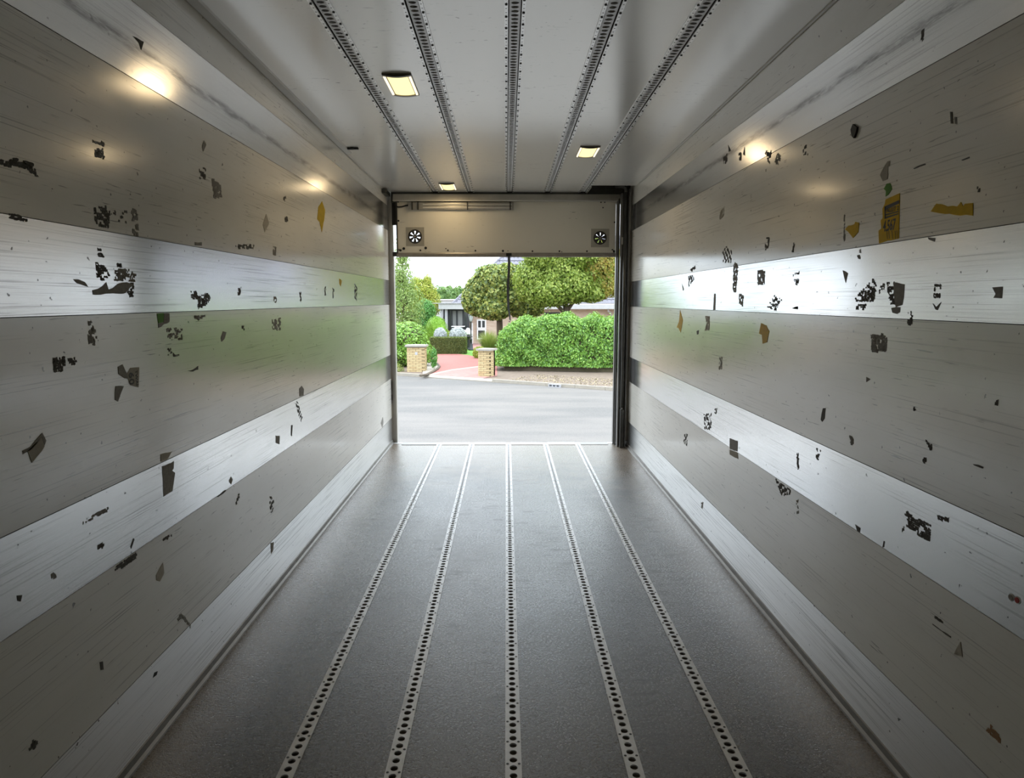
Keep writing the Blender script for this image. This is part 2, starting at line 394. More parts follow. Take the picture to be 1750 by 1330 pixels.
for i, x in enumerate(CR):
    e = tag(empty('ceiling_rail', (x, Y0, ceil_z(Y0))), clabels[i], 'rail', 'slotted rails along the ceiling')
    p = MB(); hole_strip(p, x - .0225, x + .0225, yc0, NCc, PITCH, .0150, .0125, lambda y: ceil_z(y) + .004, lambda y: ceil_z(y) + .014)
    p.build('plate', M['rail'], e)
    ch = MB(); a, b = yc0, 7.24
    def cb(x0, x1, d0, d1):
        ch.hexa([(x0, a, ceil_z(a) + d0), (x1, a, ceil_z(a) + d0), (x1, b, ceil_z(b) + d0), (x0, b, ceil_z(b) + d0)], [(x0, a, ceil_z(a) + d1), (x1, a, ceil_z(a) + d1), (x1, b, ceil_z(b) + d1), (x0, b, ceil_z(b) + d1)])
    cb(x - .036, x + .036, .05, .056); cb(x - .036, x - .034, .006, .05); cb(x + .034, x + .036, .006, .05)
    ch.build('channel', M['rail_dark'], e)
    for s in (-1, 1):
        ch = MB(); cb(x + s * .027 if s > 0 else x - .042, x + .042 if s > 0 else x - .027, -.005, .002)
        fl = ch.build('flange', M['flange'], e)
        sc_ = MB()
        for k in range(NCc):
            yy = yc0 + k * PITCH + .01; zz = ceil_z(yy) - .0044
            if (k + (1 if s > 0 else 0)) % 3 == 0: sc_.disc((x + s * .0345, yy, zz), (0, 0, -1), .0052, .004, 8)
            else: sc_.box(x + s * .0345 - .003, x + s * .0345 + .003, yy - .0016, yy + .0016, zz - .0012, zz)
        tag(sc_.build('screw_row', M['screw'], fl), kind='stuff')

# ---------------- ceiling lamps
def lamp(x, y, label):
    e = tag(empty('ceiling_lamp', (x, y, ceil_z(y))), label, 'lamp', 'lit ceiling lamps')
    L, Wd = .35, .146
    z = lambda yy: ceil_z(yy)
    def hb(x0, x1, ya_, yb_, d0, d1):
        m = MB(); return m.hexa([(x0, ya_, z(ya_) - d1), (x1, ya_, z(ya_) - d1), (x1, yb_, z(yb_) - d1), (x0, yb_, z(yb_) - d1)], [(x0, ya_, z(ya_) - d0), (x1, ya_, z(ya_) - d0), (x1, yb_, z(yb_) - d0), (x0, yb_, z(yb_) - d0)])
    hb(x - Wd / 2, x + Wd / 2, y - L / 2, y + L / 2, 0, .006).build('base_frame', M['lamp_frame'], e)
    # arched end caps
    for s in (-1, 1):
        yy = y + s * (L / 2 - .014); m = MB(); n = 9
        prof = [(-Wd / 2, 0)] + [(-Wd / 2 + Wd * k / n, 0.008 + .008 * math.sin(math.pi * k / n)) for k in range(n + 1)] + [(Wd / 2, 0)]
        m.prism(prof, lambda a, d, q: (x + a, q, z(q) - d), yy - .010, yy + .010)
        m.build('end_cap', M['lamp_cap'] if s < 0 else M['lamp_frame'], e)
    # curved lens
    m = MB(); n = 10; pr = [(-.058 + .116 * k / n, .004 + .009 * math.sin(math.pi * k / n) ** .6) for k in range(n + 1)]
    ya_, yb_ = y - L / 2 + .027, y + L / 2 - .027
    vs = [(x + a, ya_, z(ya_) - d) for a, d in pr] + [(x + a, yb_, z(yb_) - d) for a, d in pr]
    m.add(vs, [(k, k + 1, n + 2 + k, n + 1 + k) for k in range(n)])
    m.build('lens', M['lamp_lens'], e, smooth=True)
    ld = bpy.data.lights.new('lamp_light', 'AREA'); ld.shape = 'RECTANGLE'; ld.size = .11; ld.size_y = .29; ld.energy = LAMP_W; ld.color = (1, .74, .42)
    lo_ = bpy.data.objects.new('lamp_light', ld); C.objects.link(lo_); lo_.parent = e; lo_.location = (0, 0, -.018)
    for s in (-1, 1):
        x0, x1 = sorted((x + s * .059, x + s * .070)); hb(x0, x1, ya_, yb_, .004, .012).build('light_edge', M['lamp_side'], e)
lamp(-.571, 3.83, 'lit amber ceiling lamp with dark end cap, between the two outermost rails mid-body')
lamp(.590, 5.39, 'lit amber ceiling lamp on the side of the wall with the PALLET sticker')
lamp(-.582, 6.90, 'lit amber ceiling lamp close to the rear door header')

# ---------------- rear frame: sill, header, shutter, guides
mb = MB(); mb.box(-HW - .05, HW + .05, Y1 - .05, Y1, -.12, .002)
tag(mb.build('trim_3', M['rail']), kind='structure')
sill = tag(empty('sill_plate', (0, 7.2, 0)), 'bright metal sill plate strips across the floor at the open rear edge', 'sill plate')
sx_ = [-1.12] + [x + d for x in FR for d in (-.028, .028)] + [1.05]
for i in range(0, len(sx_), 2):
    MB().box(sx_[i], sx_[i + 1], 7.18, 7.298, .0004, .004).build('plate', M['white'] if 0 < i < 10 else M['trim'], sill)
HY = 7.25
def rect(u0, v0, u1, v1, y=HY):
    a = on_y(u0, v0, y); b = on_y(u1, v1, y); return a[0], b[0], b[2], a[2]
# header beam up to the roof
hd = MB(); hd.box(-1.19, HW + .03, 7.262, 7.36, 2.49, 2.79)
o = tag(hd.build('trim_4', M['post']), kind='structure')
M['beam'] = plain('pale_header_steel', (.46, .44, .39), .4, .3, .2, 12)
beam = tag(empty('header_beam', (0, 7.22, 2.53)), 'pale metal beam across the rear end, between ceiling and shutter panel', 'beam')
for u0, u1, m_, dy in ((-1.165, .10, M['beam'], 0), (.10, 1.135, M['beam'], .004)):
    mm = MB(); mm.prism([(7.205, 2.502), (7.262, 2.498), (7.262, 2.575), (7.235, 2.572), (7.212, 2.520)], lambda a, b, x: (x, a + dy, b), u0, u1); mm.build('beam_section', m_, beam)
    MB().box(u0, u1, 7.203 + dy, 7.207 + dy, 2.499, 2.508).build('lip', M['edge_trim'], beam)
# shutter (bottom section of the up-and-over door) hanging below the beam
sh = tag(empty('shutter_door', (0, HY, 1.95)), 'beige lower section of the raised rear shutter door with bolts and two vents', 'door')
PX0, PX1, PZ0, PZ1 = -1.128, 1.096, 1.985, 2.52
pm = MB()
VH = [(-.950, 2.152), (.939, 2.139)]; VR = .058
# panel as a plate with two round openings
def plate_with_holes(m, x0, x1, z0, z1, y, d, holes):
    xs_ = [x0] + [v for hx, hz in holes for v in (hx - .09, hx + .09)] + [x1]
    for i in range(0, len(xs_), 2): m.box(xs_[i], xs_[i + 1], y, y + d, z0, z1)
    for hx, hz in holes:
        m.box(hx - .09, hx + .09, y, y + d, z0, hz - .09); m.box(hx - .09, hx + .09, y, y + d, hz + .09, z1)
        seg = 24; o_, i_ = [], []
        for k in range(seg):
            a = 2 * math.pi * k / seg; q = .09 / max(abs(math.cos(a)), abs(math.sin(a))); o_.append((math.cos(a) * q, math.sin(a) * q)); i_.append((math.cos(a) * VR, math.sin(a) * VR))
        vs = [(hx + a, y, hz + b) for a, b in o_] + [(hx + a, y, hz + b) for a, b in i_] + [(hx + a, y + d, hz + b) for a, b in i_]
        m.add(vs, [(k, (k + 1) % seg, seg + (k + 1) % seg, seg + k) for k in range(seg)] + [(seg + k, seg + (k + 1) % seg, 2 * seg + (k + 1) % seg, 2 * seg + k) for k in range(seg)])
plate_with_holes(pm, PX0, PX1, PZ0, PZ1, HY, .02, VH)
pm.build('panel', M['door_paint'], sh)
br = MB(); br.prism([(HY - .012, 1.948), (HY + .03, 1.948), (HY + .03, 1.99), (HY, 1.99), (HY - .004, 1.982), (HY - .012, 1.975)], lambda a, b, x: (x, a, b), PX0 - .012, PX1)
br.build('bottom_rail', M['door_rail'], sh)
MB().box(PX0 - .012, PX0 + .002, HY - .006, HY + .03, 1.975, 2.53).build('edge_strip', M['post'], sh)
for k, (hx, hz) in enumerate(VH):
    vt = MB(); seg = 32; y = HY - .004; o_ = []; i_ = []
    for q in range(seg):
        a = 2 * math.pi * q / seg; r = .0925 / max(abs(math.cos(a)), abs(math.sin(a))); o_.append((math.cos(a) * r, math.sin(a) * r)); i_.append((math.cos(a) * .070, math.sin(a) * .070))
    vs = [(hx + a, y, hz + b) for a, b in o_] + [(hx + a, y, hz + b) for a, b in i_] + [(hx + a, HY, hz + b) for a, b in o_] + [(hx + a, HY, hz + b) for a, b in i_]
    vt.add(vs, [(q, (q + 1) % seg, seg + (q + 1) % seg, seg + q) for q in range(seg)] + [(q, 2 * seg + q, 2 * seg + (q + 1) % seg, (q + 1) % seg) for q in range(seg)] + [(seg + q, seg + (q + 1) % seg, 3 * seg + (q + 1) % seg, 3 * seg + q) for q in range(seg)])
    vo = vt.build('vent', M['vent_plate'], sh)
    # disc with seven radial slots: hub, spokes, rim
    dm = MB(); n = 7; a_half = (.38 if k == 0 else .20) * math.pi / n
    ro, ri, R = (.056, .018, .071) if k == 0 else (.054, .017, .068)
    yf, yb_ = HY - .008, HY - .002
    def ring(r, a): return (hx + r * math.sin(a), hz + r * math.cos(a))
    for q in range(n):
        c0 = 2 * math.pi * q / n + .03
        s0, s1 = c0 + a_half * .5, c0 + a_half            # slot widens outwards
        e0 = c0 + 2 * math.pi / n
        # spoke between this slot and the next
        steps = 5
        poly = [ring(ri, c0 + a_half * .35), ring(ro, c0 + a_half)] + [ring(ro, c0 + a_half + (e0 - a_half - c0 - a_half) * z_ / steps) for z_ in range(1, steps)] + [ring(ro, e0 - a_half), ring(ri, e0 - a_half * .35)]
        dm.prism(poly, lambda a, b, d: (a, d, b), yf, yb_)
        for z_ in range(6):
            a0 = c0 + (e0 - c0) * z_ / 6; a1 = c0 + (e0 - c0) * (z_ + 1) / 6
            dm.prism([ring(ro - .001, a0), ring(R, a0), ring(R, a1), ring(ro - .001, a1)], lambda a, b, d: (a, d, b), yf, yb_)
            dm.prism([ring(0.0005, a0), ring(ri + .001, a0), ring(ri + .001, a1)], lambda a, b, d: (a, d, b), yf, yb_)
    dm.build('vent_disc', M['vent_disc'], vo)
    MB().disc((hx, HY - .008, hz), (0, -1, 0), .008, .004, 10).build('vent_knob', M['vent_plate'], vo)
bolts = [(679, 345, .008), (679.5, 377.5, .010), (680.5, 427, .008), (684.5, 428, .012), (690, 425, .014), (718.5, 428, .009), (727.5, 424, .014), (762, 425, .006), (765.5, 428, .009), (776, 429, .004),
         (812.5, 428.5, .009), (859.5, 429, .012), (868, 429, .005), (910, 429.5, .009), (956, 429.5, .009), (960, 430.5, .005), (1003, 429.5, .009), (1046.5, 427, .008), (1049, 429, .010), (1052, 430, .012), (1053, 380, .008),
         (1027, 346, .007), (1033.5, 346, .007), (1030.5, 355, .007), (701.5, 343.3, .007), (708, 343.3, .007)]
for u, v, r in bolts:
    p = on_y(u, v, HY); p[0] = min(max(p[0], PX0 + .012), PX1 - .012); p[2] = min(max(p[2], 1.995), 2.505)
    MB().disc((p[0], HY + .002, p[2]), (0, -1, 0), r, .006, 9).build('bolt', M['screw'], sh)
# tube lamp with end piece, clamps and cable
tl = tag(empty('tube_lamp', (-.5, HY, 2.45)), 'unlit long narrow metal tube lamp under the header, cable at one end', 'lamp')
x0, x1, z0, z1 = rect(698, 346.5, 878, 359)
MB().box(x0, x1, HY - .030, HY, z0, z1).build('housing', M['tube'], tl, bevel=.004)
for zz in (z0 + .018, z1 - .022): MB().tube([(x0 + .15, HY - .033, zz), (x1 - .02, HY - .033, zz)], .007, 8).build('tube', M['edge_trim'], tl)
for u in (705, 715, 799, 872):
    xx = on_y(u, 350, HY)[0]; MB().box(xx - .006, xx + .006, HY - .042, HY - .028, z0 - .004, z1 + .004).build('clamp', M['vent_disc'], tl)
pts = [on_y(u, v, HY - .012) for u, v in ((673.5, 346), (675.5, 351), (680, 353.8), (686, 353.6), (693, 351.6), (699, 351))]
MB().tube(pts, .0075, 8).build('cable', M['black'], tl, smooth=True)
# pull strap
st = tag(empty('pull_strap', (.008, HY, 1.96)), 'dark webbing pull strap hanging from the middle of the shutter edge', 'strap')
MB().box(-.022, .034, HY - .025, HY - .012, 1.955, 1.985).build('strap_bracket', M['screw'], st, bevel=.003)
sm = MB(); top = on_y(870, 440, HY - .02); n = 26; L, R_ = [], []
for k in range(n + 1):
    t_ = k / n; zz = 1.962 - t_ * .655; xx = .006 - .010 * t_ + .004 * math.sin(t_ * 9) + (.022 * max(0, t_ - .82) / .18)
    wdt = .0135 if t_ < .8 else .0135 - .004 * (t_ - .8) / .2; yy = HY - .018 + .006 * math.sin(t_ * 5)
    tw = .25 + 1.0 * max(0, t_ - .45)
    for s in (-1, 1):
        L.append((xx + s * wdt * math.cos(tw), yy + s * wdt * math.sin(tw) - .001, zz)); R_.append((xx + s * wdt * math.cos(tw), yy + s * wdt * math.sin(tw) + .001, zz))
N2 = len(L); fs = []
for k in range(n):
    a = 2 * k
    fs += [(a, a + 1, a + 3, a + 2), (N2 + a, N2 + a + 2, N2 + a + 3, N2 + a + 1), (a, a + 2, N2 + a + 2, N2 + a), (a + 1, N2 + a + 1, N2 + a + 3, a + 3)]
sm.add(L + R_, fs); sm.build('webbing', M['strap'], st)
MB().tube([(.010, HY - .02, 1.32), (.024, HY - .02, 1.30), (.016, HY - .02, 1.285), (.004, HY - .02, 1.295)], .006, 6).build('end_loop', M['vent_plate'], st)

# left jamb: slim profile, black upper seal, hinge block
lj = MB(); lj.box(-HW - .05, -1.186, 7.335, 7.37, -.1, 2.60); lj.box(-1.192, -1.180, 7.30, 7.37, -.1, 2.60)
tag(lj.build('trim_5', M['edge_trim']), kind='structure')
sl = tag(empty('door_seal', (-1.16, 7.28, 2.0)), 'black rubber seal between shutter panel and jamb at the beige-tape wall', 'seal')
MB().box(-1.186, -1.141, 7.268, 7.30, 2.27, 2.60).build('seal_strip', M['black'], sl); MB().box(-1.186, -1.141, 7.268, 7.30, 1.955, 1.998).build('seal_foot', M['black'], sl)
cb_ = MB(); a = on_x(661.5, 322, -HW + .02)
cb_.box(-HW, -HW + .045, 7.0, 7.235, 2.545, 2.582); cb_.box(-HW, -HW + .03, 6.985, 7.0, 2.55, 2.59)
tag(cb_.build('corner_bracket', M['post']), 'small dark metal bracket in the upper corner beside the shutter', 'bracket')
# right guide posts, three nested channels stepping outwards
gp = tag(empty('shutter_guide', (1.15, 7.1, 0)), 'dark steel vertical shutter guide of nested channels beside the doorway', 'door guide')
def col(x0, x1, y0, y1, z0, z1, mat, name): return MB().box(x0, x1, y0, y1, z0, z1).build(name, mat, gp, bevel=.003)
def upx(u, v, y): return on_y(u, v, y)[0]
tb = MB(); tb.tube([(1.158, 7.02, .42), (1.158, 7.02, 2.56)], .017, 12); tb.build('round_track', M['post'], gp, smooth=True)
col(1.142, 1.178, 7.004, 7.05, .002, .40, M['post'], 'foot_channel')
MB().tube([(1.158, 7.02, .37), (1.158, 7.02, .45)], .011, 10).build('track_joint', M['post_light'], gp, smooth=True)
col(1.122, 1.138, 7.07, 7.14, .002, 2.56, M['post_light'], 'inner_channel')
col(1.108, 1.123, 7.15, 7.20, .002, 2.52, M['post'], 'middle_channel')
col(1.098, 1.110, 7.20, 7.262, .002, 2.50, M['post_light'], 'outer_channel')
col(1.138, 1.200, 7.14, 7.20, .002, 2.57, M['post'], 'back_plate')
col(1.196, 1.206, 7.05, 7.20, .002, 2.60, M['post_light'], 'wall_profile')
col(1.216, HW - .003, 7.12, 7.16, .05, 2.58, M['edge_trim'], 'wall_profile')
MB().box(1.130, 1.142, 7.062, 7.07, 2.06, 2.13).build('latch_plate', M['edge_trim'], gp)
rj = MB(); rj.box(1.20, HW + .05, 7.22, 7.37, -.1, 2.79)
tag(rj.build('trim_6', M['post']), kind='structure')
# curved track running back under the roof in the recess
rc = MB(); rc.box(CR[4] + .04, HW + .05, 6.84, 7.262, 2.70, 2.76); rc.box(CR[4] + .0395, CR[4] + .045, 6.86, 7.26, 2.58, 2.72)
tag(rc.build('trim_7', M['tube']), kind='structure')
gt = MB(); gt.tube([(1.158, 7.02, 2.55), (1.155, 7.05, 2.60), (1.13, 7.14, 2.635), (1.09, 7.23, 2.645)], .016, 8)
gt.build('bent_track', M['post_light'], gp, smooth=True)
# small fittings on the end of the wall with the beige tape
def wallbox(wall, u0, v0, u1, v1, d, mat, name, parent=None, bevel=0):
    sg = -1 if wall == 'L' else 1; a = on_x(u0, v0, sg * HW); b = on_x(u1, v1, sg * HW); y0, y1 = sorted((a[1], b[1])); z0, z1 = sorted((a[2], b[2]))
    x0, x1 = sorted((sg * (HW + .0004), sg * (HW - d))); return MB().box(x0, x1, y0, y1, z0, z1).build(name, mat, parent, bevel=bevel)
o = wallbox('L', 669.5, 560, 672.2, 580, .003, M['orange'], 'marker_tape'); tag(o, 'small orange marker tape at the rear end of the wall', 'tape')
o = wallbox('L', 669.7, 582, 672.2, 601, .002, M['white'], 'paper_tag'); tag(o, 'thin white paper tag below the orange marker tape', 'tag')
la = tag(empty('latch_fitting', tuple(on_x(670, 667, -HW))), 'small metal latch fitting with two black slots near the rear edge', 'latch')
wallbox('L', 668.0, 650, 672.4, 687, .003, M['post_light'], 'plate', la)
wallbox('L', 668.8, 652, 672.0, 667, .005, M['black'], 'slot', la); wallbox('L', 668.8, 675, 672.0, 682, .005, M['black'], 'slot', la)  # raised black boxes paint the shade inside the latch openings
# dark clip on the ceiling beside the corner profile
p = on_z(602, 253, ceil_z(5.45)); cl = MB(); cl.box(p[0] - .035, p[0] + .045, p[1] - .012, p[1] + .012, ceil_z(p[1]) - .012, ceil_z(p[1]) + .002); cl.box(p[0] - .01, p[0] + .012, p[1] - .022, p[1] + .022, ceil_z(p[1]) - .009, ceil_z(p[1]) + .001)
tag(cl.build('cable_clip', M['black']), 'small black clip on the ceiling where the corner profile ends', 'clip')
p = on_x(1462, 222, HW); cl = MB(); cl.prism([(-.02, -.012), (-.004, -.03), (.012, -.018), (.022, .006), (.008, .022), (-.006, .012), (-.024, .004)], lambda a, b, d: (HW - d, p[1] + a, p[2] + b), -.0005, .008)
tag(cl.build('torn_clip', M['black']), 'black broken plastic clip high on the wall above the yellow stickers', 'clip')
bt = tag(empty('rivet_pair', tuple(on_x(1735, 1024, HW))), 'pair of round plugs, one grey and one red, low on the aluminium strip', 'plug')
for u, v, m_ in ((1729, 1021, M['grey_scrap']), (1740, 1026, M['red'])):
    p = on_x(u, v, HW); MB().disc((HW, p[1], p[2]), (-1, 0, 0), .0095, .002, 14).build('rim', M['white'], bt); MB().disc((HW, p[1], p[2]), (-1, 0, 0), .0070, .004, 14).build('plug', m_, bt)

# ---------------- stickers, scraps and residue on the walls (crop key: origin and scale of the view they were read in)
CROPS = {'a': (0, 0, 3.977), 'b': (0, 334, 3.977), 'c': (300, 334, 3.977), 'd': (0, 660, 3.977), 'e': (300, 640, 3.977), 'h': (0, 990, 3.911),
         'f': (1040, 334, 3.983), 'g': (1310, 334, 3.977), 'i': (1490, 270, 8.31), 'j': (1310, 660, 3.977), 'k': (1000, 660, 3.983), 'l': (880, 0, 3.977), 'm': (1310, 990, 3.911), 'n': (1310, 0, 3.977)}
def inside(poly, a, b):
    r = False; n = len(poly)
    for i in range(n):
        x1, y1 = poly[i]; x2, y2 = poly[(i + 1) % n]
        if (y1 > b) != (y2 > b) and a < (x2 - x1) * (b - y1) / (y2 - y1) + x1: r = not r
    return r
def scrap(wall, crop, pts, mat, label, name='sticker_scrap', rag=0.0, cat='sticker', group=None, cell=.0065):
    sg = -1 if wall == 'L' else 1; ox, oy, sc = CROPS[crop]
    P = [on_x(ox + a / sc, oy + b / sc, sg * HW) for a, b in pts]; poly = [(p[1], p[2]) for p in P]
    m = MB(); fn = lambda a, b, d: (sg * (HW - d), a, b)
    if not rag:
        # slightly torn outline
        out = []; r_ = random.Random(int(poly[0][0] * 1e5) % 99991)
        for i in range(len(poly)):
            a, b = poly[i], poly[(i + 1) % len(poly)]; ln = math.hypot(b[0] - a[0], b[1] - a[1]); n = max(1, int(ln / .02))
            for k in range(n):
                j = .0022 if k else 0; out.append((a[0] + (b[0] - a[0]) * k / n + r_.uniform(-j, j), a[1] + (b[1] - a[1]) * k / n + r_.uniform(-j, j)))
        m.prism(out, fn, -.0003, .0016)
    else:
        r_ = random.Random(int(poly[0][0] * 1e5) % 99991)
        ys = [p[0] for p in poly]; zs = [p[1] for p in poly]; y0, y1, z0, z1 = min(ys), max(ys), min(zs), max(zs)
        cell = max(cell, math.sqrt((y1 - y0) * (z1 - z0) / 900)); ny = int((y1 - y0) / cell) + 1; nz_ = int((z1 - z0) / cell) + 1
        ph = [(r_.uniform(0, 6), r_.uniform(0, 6), r_.uniform(20, 140), r_.uniform(40, 260)) for _ in range(5)]
        for i in range(ny):
            for k in range(nz_):
                a = y0 + (i + .5) * cell; b = z0 + (k + .5) * cell
                if not inside(poly, a, b): continue
                v = sum(math.sin(p0 + a * fa) * math.sin(p1 + b * fb) for p0, p1, fa, fb in ph) / 2.2 + r_.uniform(-.35, .35)
                if v < rag * 1.6 - .8: continue
                h = cell * .52; j = lambda: r_.uniform(-.3, .3) * cell
                m.prism([(a - h + j(), b - h + j()), (a + h + j(), b - h + j()), (a + h + j(), b + h + j()), (a - h + j(), b + h + j())], fn, -.0003, .0012)
        if not m.v: return None
    o = m.build(name, M[mat]); tag(o, label, cat, group); return o
def box_(x0, y0, x1, y1): return [(x0, y0), (x1, y0), (x1, y1), (x0, y1)]
# yellow and green stickers
ps = tag(empty('pallet_sticker', tuple(on_x(1521, 370, HW))), 'torn yellow sticker with black PALLET print and the number 567', 'sticker')
def child_scrap(crop, pts, mat, name, d):
    ox, oy, sc = CROPS[crop]; poly = [tuple(on_x(ox + a / sc, oy + b / sc, HW)[1:]) for a, b in pts]
    return MB().prism(poly, lambda a, b, q: (HW - q, a, b), -.0003, d).build(name, M[mat], ps)
child_scrap('i', [(400, 500), (385, 1145), (280, 1170), (230, 1175), (105, 1215), (100, 1035), (140, 1000), (130, 890), (160, 850), (155, 720), (190, 650), (200, 590)], 'yellow', 'sheet', .0015)
child_scrap('i', [(188, 690), (396, 598), (394, 648), (188, 745)], 'ink', 'print_bar', .0020)
child_scrap('i', [(188, 800), (388, 752), (386, 768), (188, 822)], 'ink', 'print_bar', .0020)
child_scrap('i', [(188, 838), (386, 785), (386, 800), (188, 868)], 'ink', 'print_bar', .0020)
child_scrap('i', [(188, 690), (205, 683), (205, 862), (188, 868)], 'ink', 'print_bar', .0020)
for k, xx in enumerate((215, 245, 290, 335, 360)):
    child_scrap('i', [(xx, 1030 + 10 * (k % 2)), (xx + 5, 1030), (xx + 14, 1150), (xx + 10, 1150)], 'ink', 'print_bar', .0020)
def lettering(s, u, v, size, parent, wall='R', rot=0, sxx=1.0, mat='ink', d=.0019):
    cu = bpy.data.curves.new('text', 'FONT'); cu.body = s; cu.size = size; cu.align_x = 'CENTER'; cu.align_y = 'CENTER'; cu.extrude = .0003; cu.offset = size * .018; cu.resolution_u = 2
    to = bpy.data.objects.new('tmp', cu); C.objects.link(to); dg = bpy.context.evaluated_depsgraph_get(); me = bpy.data.meshes.new_from_object(to.evaluated_get(dg)); bpy.data.objects.remove(to)
    me.materials.clear(); me.materials.append(M[mat]); sg = -1 if wall == 'L' else 1; p = on_x(u, v, sg * HW)
    mt = Matrix(((0, 0, -sg, sg * (HW - d)), (-sg, 0, 0, p[1]), (0, 1, 0, p[2]), (0, 0, 0, 1))) @ Matrix.Rotation(rot, 4, 'Z') @ Matrix.Diagonal((sxx, 1, 1, 1))
    me.transform(mt); return link('lettering', me, parent)
lettering('PALLET 2', 1525.0, 358.4, .020, ps, sxx=1.0)
lettering('4.567', 1520.5, 386.0, .050, ps, sxx=.66)
scrap('R', 'i', [(200, 548), (205, 470), (175, 440), (215, 365), (265, 360), (290, 440), (240, 520)], 'green_s', 'torn green sticker piece just above the yellow PALLET sticker')
scrap('R', 'i', [(840, 760), (920, 650), (1080, 690), (1220, 690), (1270, 625), (1300, 690), (1330, 650), (1440, 640), (1440, 820), (1180, 810)], 'yellow', 'long torn yellow tape strip stuck level with the PALLET sticker')
scrap('R', 'g', [(535, 230), (560, 205), (600, 195), (605, 180), (630, 185), (625, 250), (590, 290)], 'yellow', 'small crumpled yellow sticker rest between the PALLET sticker and the doorway')
scrap('R', 'i', [(118, 240), (160, 160), (225, 45), (262, 40), (255, 120), (235, 110), (225, 300), (160, 330)], 'beige_scrap', 'faded beige paper rest above the green sticker piece')
scrap('R', 'f', [(488, 783), (498, 820), (507, 850), (492, 935), (478, 905), (465, 900), (480, 860)], 'gold', 'pointed golden sticker shred below the middle strip, towards the doorway')
scrap('R', 'f', [(1040, 870), (1075, 885), (1095, 925), (1080, 1000), (1050, 1010), (1045, 950), (1025, 940)], 'gold', 'crumpled golden sticker rest below the middle strip, left of the square residue')
scrap('L', 'c', [(995, 40), (1015, 100), (1010, 160), (993, 250), (978, 180), (962, 160), (970, 80)], 'yellow', 'pointed yellow sticker shred high on the wall opposite the PALLET sticker')
scrap('L', 'b', [(1065, 805), (1112, 800), (1108, 862), (1075, 870)], 'green_s', 'small green sticker rest under the middle aluminium strip')
scrap('L', 'b', [(1075, 872), (1110, 864), (1114, 802), (1150, 800), (1150, 860), (1075, 900)], 'grey_scrap', 'grey torn edge beside the small green sticker rest')
scrap('L', 'c', [(1112, 565), (1130, 580), (1122, 620), (1112, 600)], 'gold', 'tiny golden sticker rest on the middle strip near the doorway')
